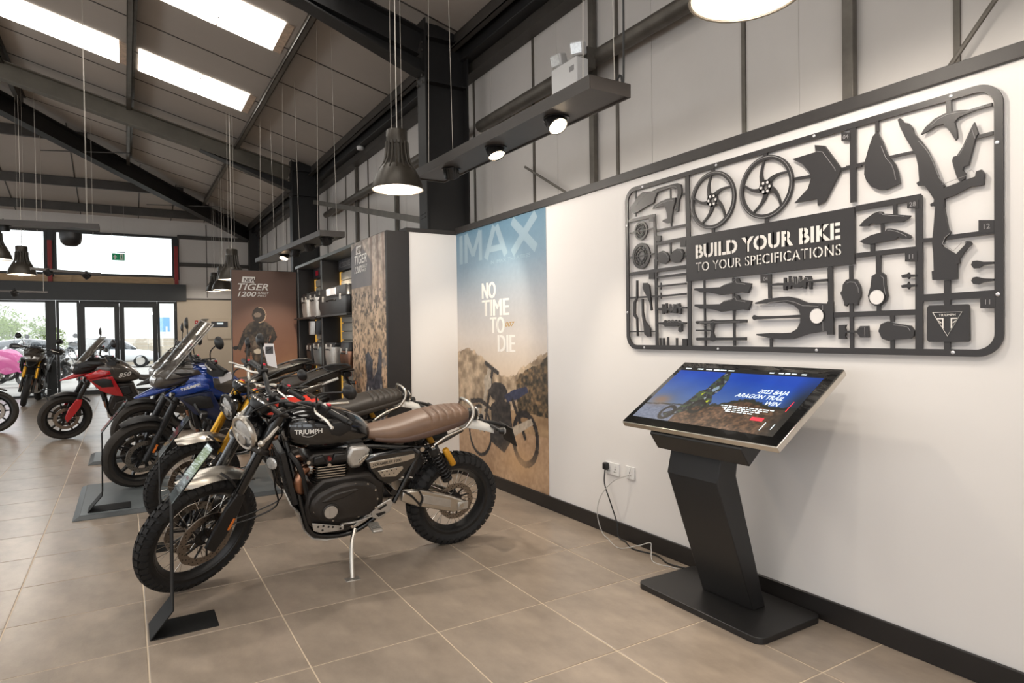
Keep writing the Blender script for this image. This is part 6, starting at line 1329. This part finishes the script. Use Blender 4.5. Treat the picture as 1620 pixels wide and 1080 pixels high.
# ================================================================== LIGHTS AND FITTINGS
def spot_light(name, loc, aim, power, size, blend=.6, col=(1, .86, .68), parent=None, rad=.04):
    l = bpy.data.lights.new(name, 'SPOT'); l.energy = power; l.spot_size = R_(size); l.spot_blend = blend; l.color = col; l.shadow_soft_size = rad
    o = bpy.data.objects.new(name, l); C.objects.link(o); o.location = loc
    d = (Vector(aim)-Vector(loc)).normalized(); o.rotation_euler = d.to_track_quat('-Z', 'Y').to_euler()
    if parent: o.parent = parent; o.location = Vector(loc)-parent.location
    return o
def pendant(x, y, z, d, label, bell=1., power=PENDANT, lit=True):
    """z = rim height"""
    root = empty('pendant_lamp', (x, y, z)); tag(root, label, 'lamp', 'hanging pendant lamps'); r = d/2
    pr = [(r, 0), (r*.99, .012), (r*.95, r*.22), (r*.84, r*.52), (r*.68, r*.80), (r*.60, r*.90)]
    m = MB(); m.lathe([(r*1.0, -.006), (r*1.015, 0)]+pr+[(r*.57, r*.89), (r*.65, r*.78), (r*.81, r*.5), (r*.92, r*.21), (r*.96, .012), (r*.965, -.004)], (0, 0, 0), (0, 0, 1), 36, closed=True); m.build('lamp_shade', 'lamp_shade', root, smooth=50)
    m = MB(); m.lathe([(r*.955, 0), (r*.905, r*.2), (r*.80, r*.49), (r*.64, r*.77), (r*.5, r*.86), (0, r*.88)], (0, 0, 0), (0, 0, 1), 36); m.build('shade_lining', 'lamp_inside', root, smooth=60, fixn=False)
    m = MB(); m.lathe([(r*.40, r*1.72), (r*.41, r*1.74), (r*.41, r*2.24), (r*.38, r*2.28), (0, r*2.28)], (0, 0, 0), (0, 0, 1), 24); m.lathe([(r*.36, r*.88), (r*.36, r*1.74)], (0, 0, 0), (0, 0, 1), 18); m.build('lamp_neck', 'lamp_shade', root)
    for k in range(16):
        a = 2*PI*k/16; c_, s_ = math.cos(a), math.sin(a); P = [(r*.42, r*1.82), (r*.44, r*1.40), (r*.52, r*1.05), (r*.70, r*.74)]
        MB().tube(smooth_path([(q*c_, q*s_, h_) for q, h_ in P], 3), .0085*r/.21, 5).build('lamp_rib', 'lamp_shade', root)
    MB().ball((0, 0, r*.52), r*.26, 14).build('bulb', 'bulb' if lit else 'lamp_inside', root)
    top = zr(x)-.0005 if y < hipy(x) else zh(y)-.0005
    MB().cyl((0, 0, r*2.26), (0, 0, top-z), .0045, n=6).build('cable', 'wire', root)
    for s in (-1, 1): MB().cyl((s*r*.22, 0, r*2.26), (s*r*.20, 0, top-z), .0018, n=5).build('suspension_wire', 'wire', root)
    if lit:
        l = bpy.data.lights.new('lamp_light', 'POINT'); l.energy = power; l.color = (1, .90, .78); l.shadow_soft_size = .04
        o = bpy.data.objects.new('lamp_light', l); C.objects.link(o); o.parent = root; o.location = (0, 0, -.045+r*.2)
pendant(1.80, 4.64, 2.535, .39, 'dark bell pendant lamp hanging in front of the nearest black steel column', power=95)
pendant(2.04, 1.63, 2.70, .42, 'bright pendant lamp cut off by the top edge of the picture')
pendant(1.2, .77, 2.68, .42, 'pendant lamp above the camera, out of the picture', power=88)
pendant(-1.48, 13.6, 2.53, .42, 'bell pendant lamp hanging before the upper window at the left')
pendant(1.97, 17.9, 2.58, .42, 'far small bell pendant lamp against the grey entrance wall')
pendant(1.47, 11.0, 2.33, .42, 'bell pendant lamp half hidden by the brown poster panel')
pendant(1.75, 14.5, 2.40, .42, 'low pendant lamp between the two others beside the brown poster panel')
pendant(-1.62, 12.0, 2.62, .42, 'pendant lamp cut off at the left edge of the picture')
def light_bar(p0, p1, w_, h_, label, spots, wires, aim, power=SPOT, white=False):
    """rectangular channel with recessed adjustable spots; p0, p1 ends of the underside's centre line"""
    a, b = Vector(p0), Vector(p1); root = empty('light_bar', tuple((a+b)/2)); tag(root, label, 'light bar', 'suspended light bars'); o = (a+b)/2; d = (b-a).normalized(); sd = d.cross(Vector((0, 0, 1)))
    mk = lambda: MB(Matrix.Translation(-o)); up = Vector((0, 0, 1))
    for s in (-1, 1): mk().bar(a+sd*s*w_/2+up*h_/2, b+sd*s*w_/2+up*h_/2, .008, h_).build('bar_side', 'bar_brown', root, smooth=0)
    mk().bar(a+up*.014, b+up*.014, w_-.008, .008).build('bar_underside', 'bar_brown' if not white else 'plinth_grey', root, smooth=0)
    for p in (a, b): mk().bar(p-sd*w_/2+up*h_/2, p+sd*w_/2+up*h_/2, .008, h_).build('bar_end', 'bar_brown', root, smooth=0)
    for k, (t, tilt) in enumerate(spots):
        c = a.lerp(b, t)+up*.0; hd = (Vector(aim[k])-c).normalized()
        c = c-up*.022
        m = mk(); m.lathe([(.030, -.075), (.05, -.07), (.056, -.02), (.062, .02), (.058, .026), (.054, .020)], c-up*.006, hd, 22); s_ = m.build('spot_head', 'satin_black', root)
        m = mk()
        for q in range(14): ang = 2*PI*q/14; u1 = hd.orthogonal().normalized(); v1 = hd.cross(u1); e_ = (u1*math.cos(ang)+v1*math.sin(ang))*.056; m.bar(c-up*.006+e_-hd*.06, c-up*.006+e_-hd*.005, .004, .006, tuple(e_))
        m.build('spot_fins', 'satin_black', s_, smooth=0)
        m = mk(); m.lathe([(.06, 0), (.076, 0), (.076, .006), (.06, .006)], c+up*.024, up, 24, closed=True); m.build('spot_ring', 'satin_black', root)
        mk().lathe([(0, .014), (.054, .020)], c-up*.006, hd, 18).build('spot_lens', 'spot_bulb', s_, fixn=False)
        mk().curve([c+up*.03+sd*.04, c+up*.10+sd*.02, c+up*.11-sd*.03, c+up*.05-sd*.05], .003, 5).build('spot_lead', 'plastic_black', s_)
        spot_light('spot_lamp', c+hd*.035, aim[k], power, 66, parent=root, rad=.03)
    for t in wires:
        for s in (-1, 1):
            c = a.lerp(b, t)+sd*s*w_*.4; xe = c.x-s*sd.x*.03; ye = c.y-s*sd.y*.03; top = zr(xe)-.0005 if ye < hipy(xe) else zh(ye)-.0005
            mk().cyl(c+up*.02, (c.x-s*sd.x*.03, c.y-s*sd.y*.03, top), .0022, n=5).build('suspension_wire', 'wire', root)
    return root
lb = light_bar((2.19, 2.60, 2.672), (2.19, 4.92, 2.70), .27, .07, 'long brown light bar with three spots above the white wall near the white emergency lamp', [(.21, 0), (.52, 0), (.82, 0)], (.04, .9), [(2.30, 1.75, .9), (2.45, 3.0, .6), (2.75, 5.1, 1.6)])
MB(Matrix.Translation(-lb.location)).curve([(2.26, 2.70, 2.74), (2.29, 2.64, 2.80), (2.30, 2.62, 2.9), (2.30, 2.62, zr(2.30))], .006, 6).build('supply_cable', 'plastic_black', lb)
light_bar((1.90, 6.80, 2.475), (1.90, 10.7, 2.585), .26, .06, 'long light bar over the accessory wall with pale lit edge', [(.06, 0), (.25, 0), (.45, 0), (.62, 0)], (.05, .5, .92), [(2.3, 7.5, 1.7), (2.42, 8.3, 1.5), (1.78, 9.78, .75), (1.2, 8.4, .3)], white=True, power=75)
light_bar((-2.6, 9.0, 2.66), (-.24, 9.0, 2.70), .26, .06, 'light bar hanging before the clerestory window at upper left', [(.62, 0)], (.12, .6, .95), [(-1.0, 9.4, 0)], white=True, power=30)
light_bar((-1.30, 13.0, 2.56), (-.34, 13.0, 2.50), .10, .04, 'thin far light bar with two tilted spots before the entrance fascia', [(.25, 0), (.8, 0)], (.1, .9), [(.2, 14.0, 1.2), (.8, 14.0, 1.2)], power=30)
light_bar((-2.5, 15.0, 2.31), (-1.25, 15.0, 2.30), .08, .035, 'low far light bar at the left in front of the door fascia', [(.6, 0)], (.2, .95), [(-1.2, 16, .8)], power=30)
# dome loudspeaker under the left bar
o = MB().lathe([(0, -.10), (.06, -.095), (.10, -.06), (.112, 0), (.112, .05), (0, .05)], (0, 0, 0), (0, 0, 1), 20).build('dome_speaker', 'satin_black'); o.location = (-.52, 9.0, 2.60); tag(o, 'black dome speaker under the light bar at upper left', 'speaker')
# emergency twin spot
def emergency():
    root = empty('emergency_light', (3.06, 4.13, 3.39)); tag(root, 'white twin head emergency light fixed to the grey wall tube', 'emergency light')
    m = MB(); m.span((-.06, -.17, -.05), (.06, .17, .16)); bx = m.build('battery_box', 'plastic_white', root, bevel=.012)
    MB().span((-.063, -.14, .06), (-.0605, -.08, .10)).build('box_label', 'sign_line', bx, smooth=0)
    for s, t in ((-.10, -.15), (.10, .15)):
        MB().cyl((0, s, .155), (0, s*1.2, .22), .014, n=10).build('head_stem', 'plastic_white', root)
        hd = Vector((-.8, -.35+t, -.25)).normalized(); c = Vector((-.01, s*1.3, .235)); m = MB(); u1 = hd.cross(Vector((0, 0, 1))).normalized(); m.bar(c-hd*.05, c+hd*.045, .11, .10); h_ = m.build('lamp_head', 'plastic_white', root, bevel=.014)
        MB().bar(c+hd*.0455, c+hd*.05, .09, .08).build('lamp_glass', 'lens_clear', h_, bevel=.006)
    MB().span((.06, -.16, .1), (.135, -.10, .26)).build('bracket', 'steel_galv', root, smooth=0)
emergency()
# exit sign
def exit_sign():
    root = empty('exit_sign', (-.11, 18.5, 3.42)); tag(root, 'green emergency exit sign hanging in front of the entrance window', 'exit sign')
    MB().span((-.155, -.02, .105), (.155, .02, .12)).build('sign_holder', 'steel_dark', root, smooth=0)
    MB().span((-.135, -.004, -.085), (.135, .004, .09)).build('sign_panel', 'exit_green', root, smooth=0)
    m = MB(); m.prism([(-.085, -.06), (-.085, .0), (-.115, -.01), (-.07, .055), (-.025, -.01), (-.055, .0), (-.055, -.06)], -.0052, -.0045, 'xz'); m.build('arrow', 'white_print', root, smooth=0)
    m = MB(); m.span((.035, -.0052, -.065), (.105, -.0045, .07)); m.build('doorway', 'white_print', root, smooth=0)
    m = MB(); m.prism([(.05, -.05), (.06, -.01), (.05, .01), (.06, .035), (.075, .035), (.082, .0), (.075, -.02), (.09, -.05), (.08, -.05), (.068, -.025), (.06, -.05)], -.0062, -.0053, 'xz'); m.lathe([(0, .0053), (.010, .0053)], (.068, -.0008, .05), (0, -1, 0), 10); m.build('running_figure', 'exit_green', root, smooth=0)
    for s in (-.13, .13): MB().cyl((s, 0, .12), (s, 0, zh(18.5)-3.42-.0005), .002, n=5).build('suspension_wire', 'wire', root)
exit_sign()
# alarm panel and call point on the entrance lining, small sensors
o = empty('alarm_panel', (2.22, YG-.061, 1.68)); tag(o, 'grey wall control panel with a dark display on the entrance wall', 'control panel')
MB().span((-.30, -.06, -.32), (.30, 0, .24)).build('panel_box', 'wall_cream', o, bevel=.01); MB().span((-.20, -.063, .0), (.22, -.0605, .16)).build('panel_display', 'header_grey', o, smooth=0); MB().span((-.06, -.0645, .09), (.10, -.0632, .13)).build('panel_readout', 'screen_text', o, smooth=0)
o = MB().span((1.62, YG-.09, 1.78), (1.70, YG-.061, 1.87)).build('call_point', 'paint_red', bevel=.006); tag(o, 'small red fire call point on the entrance wall', 'call point')
MB().span((1.645, YG-.0925, 1.81), (1.675, YG-.0905, 1.84)).build('call_glass', 'card_white', o, smooth=0)
for x_, y_, z_, lb_ in ((3.03, 9.6, 4.12, 'small grey smoke detector under the eaves beam'), ):
    o = MB().lathe([(0, -.05), (.045, -.045), (.055, -.01), (.055, .0)], (0, 0, 0), (0, 0, 1), 18).build('smoke_detector', 'plastic_white'); o.location = (x_+.1, y_, 4.2995); tag(o, lb_, 'detector')
# ================================================================== OUTSIDE
gr = struct(MB().span((-60, YG+.1, -.15), (60, 110, -.02)).build('forecourt_ground', 'asphalt', smooth=0))
def tree(x, y, h, r, label, seed):
    rs = random.Random(seed); root = empty('hedge_tree', (x, y, -.02)); tag(root, label, 'tree', 'trees across the forecourt')
    MB().tube([(0, 0, 0), (.1, 0, h*.3), (.05, .1, h*.6)], [.16, .11, .05], 8).build('trunk', 'bark', root)
    m = MB(); cl = [(rs.uniform(-r, r), rs.uniform(-r*.6, r*.6), h*rs.uniform(.25, .95), rs.uniform(.35, .6)*r*.8) for _ in range(16)]
    for cx, cy, cz, cr in cl:
        for _ in range(260):
            a, b_ = rs.uniform(0, 6.28), math.acos(rs.uniform(-1, 1)); q = cr*rs.uniform(.75, 1.1); p = Vector((cx+q*math.sin(b_)*math.cos(a), cy+q*math.sin(b_)*math.sin(a), cz+q*math.cos(b_)*.8))
            u = Vector((rs.uniform(-1, 1), rs.uniform(-1, 1), rs.uniform(-1, 1))).normalized(); v = u.orthogonal().normalized(); s = rs.uniform(.05, .11)
            m.add([p-u*s, p+v*s*.5, p+u*s, p-v*s*.5], [(0, 1, 2, 3)])
    o = m.build('foliage', 'foliage', root, smooth=0, fixn=False); o['kind'] = 'stuff'
for k, (x, y, h, r, lb_) in enumerate(((-8.2, 47, 3.1, 2.4, 'leafy tree at the far left beyond the window'), (-5.7, 54, 2.7, 1.8, 'smaller leafy tree nearest the window post'), (-15.5, 50, 4.4, 3.0, 'tall leafy tree mostly hidden by the window frame edge'))):
    tree(x, y, h, r, lb_, k)
# parked motorcycles outside: copies of the adventure bike with their own places
out = [(-4.7, 22.6, 262, 'parked motorcycle outside beyond the left window'), (-1.75, 21.6, 255, 'dark motorcycle parked outside close to the window post'), (-4.6, 25.4, 185, 'parked motorcycle outside, second line left of the window'), (-2.0, 26.0, 176, 'parked motorcycle outside in the second line'), (-1.0, 22.4, 268, 'parked motorcycle outside the narrow side window'), (-4.6, 28.0, 172, 'parked motorcycle in the third line outside, at left'), (-2.0, 28.4, 186, 'farthest parked motorcycle outside the window')]
for k, (x, y, a, lb_) in enumerate(out):
    c = copy_tree(b6 if k % 2 else b5); c.location = (x, y, -.02); c.rotation_euler = (-R_(8), 0, R_(a)); c['label'] = lb_; c['group'] = 'motorcycles parked outside'
def cover():
    root = empty('covered_motorcycle', (-3.05, 24.2, -.02)); tag(root, 'motorcycle under a pink cover outside the window', 'motorcycle'); rs = random.Random(5)
    secs = []
    for k, (z, rx, ry) in enumerate(((.45, .58, .30), (.6, .56, .28), (.75, .5, .26), (.9, .40, .22), (1.05, .26, .16), (1.12, .12, .08))):
        secs.append([(rx*math.cos(2*PI*i/28)*(1+.05*math.sin(i*3.3+k)), ry*math.sin(2*PI*i/28)*(1+.06*math.sin(i*2.1)), z+.04*math.sin(i*1.7)) for i in range(28)])
    MB().loft(secs).build('cover_cloth', 'paint_pink', root, smooth=70)
    for s in (-.5, .5): m = MB(); tyre_mesh(m, (s, 0, .3), .31, .06, .23, 0, 32); m.build('tyre', 'rubber', root)
cover()
def car(x, y, rz, label, col='car_white'):
    root = empty('parked_car', (x, y, -.02), rz); tag(root, label, 'car', 'cars parked across the forecourt')
    body([(-2.1, .35, .78, .6), (-2.0, .28, .9, .8), (-1.2, .25, .95, .86), (.6, .25, .93, .87), (1.5, .26, .82, .84), (2.0, .3, .7, .7), (2.1, .36, .6, .5)], 26, 4, 24).build('car_body', col, root, smooth=60)
    body([(-1.75, .85, 1.0, .6), (-1.4, .85, 1.32, .68), (-.4, .85, 1.46, .7), (.4, .85, 1.38, .68), (1.1, .85, .95, .62)], 20, 4, 24).build('cabin_glass', 'car_glass', root, smooth=60)
    body([(-1.45, 1.30, 1.36, .5), (-.4, 1.40, 1.48, .62), (.35, 1.34, 1.41, .58)], 14, 4, 20).build('car_roof', col, root, smooth=60)
    for sx in (-1.35, 1.3):
        for sy in (-.78, .78): m = MB(); tyre_mesh(m, (sx, sy, .31), .31, .1, .2, 0, 28); t = m.build('tyre', 'rubber', root); MB().lathe([(0, .02), (.19, .03), (.2, -.02)], (sx, sy*1.1, .31), (0, math.copysign(1, sy), 0), 18).build('wheel_disc', 'alu_cast', t)
car(-3.4, 35, .1, 'white car parked furthest left across the forecourt'); car(-8.9, 36.8, 0, 'silver car parked behind the trees at left', 'alu_cast'); car(-.6, 37, -.1, 'white car parked opposite the side window')
# warehouse, fence and stacked block wall opposite
wh = empty('warehouse', (3.5, 84, 0)); tag(wh, 'long white warehouse with a blue panel far across the road', 'building')
MB().span((-16, 0, 0), (26, 20, 6.2)).build('warehouse_wall', 'far_wall', wh, smooth=0); MB().span((-16.2, -.3, 6.2), (26.2, 20, 6.6)).build('warehouse_eaves', 'plinth_grey', wh, smooth=0)
MB().span((-.3, -.15, 2.0), (.9, -.01, 3.7)).build('blue_panel', 'far_blue', wh, smooth=0)
for k in range(5): MB().span((-14+k*2.4, -.1, 0), (-12.4+k*2.4, -.01, 3.2)).build('warehouse_door', 'wall_white', wh, smooth=0)
bw = empty('block_wall', (1.6, 40, -.02)); tag(bw, 'pale low wall of stacked blocks opposite the doors', 'wall')
for i in range(7):
    for j in range(10): MB().span((-2.4+j*.62, 0, i*.2), (-1.8+j*.62, .5, i*.2+.185)).build('block', 'pallet_wall', bw, smooth=0)
fn_ = empty('palisade_fence', (2.5, 44, -.02)); tag(fn_, 'pale palisade fence behind the block wall', 'fence')
for k in range(26): MB().span((-4+k*.4, 0, 0), (-3.9+k*.4, .03, 2.1)).build('fence_pale', 'far_wall', fn_, smooth=0)
for z in (.5, 1.7): MB().span((-4, .031, z), (6.2, .07, z+.08)).build('fence_rail', 'far_wall', fn_, smooth=0)
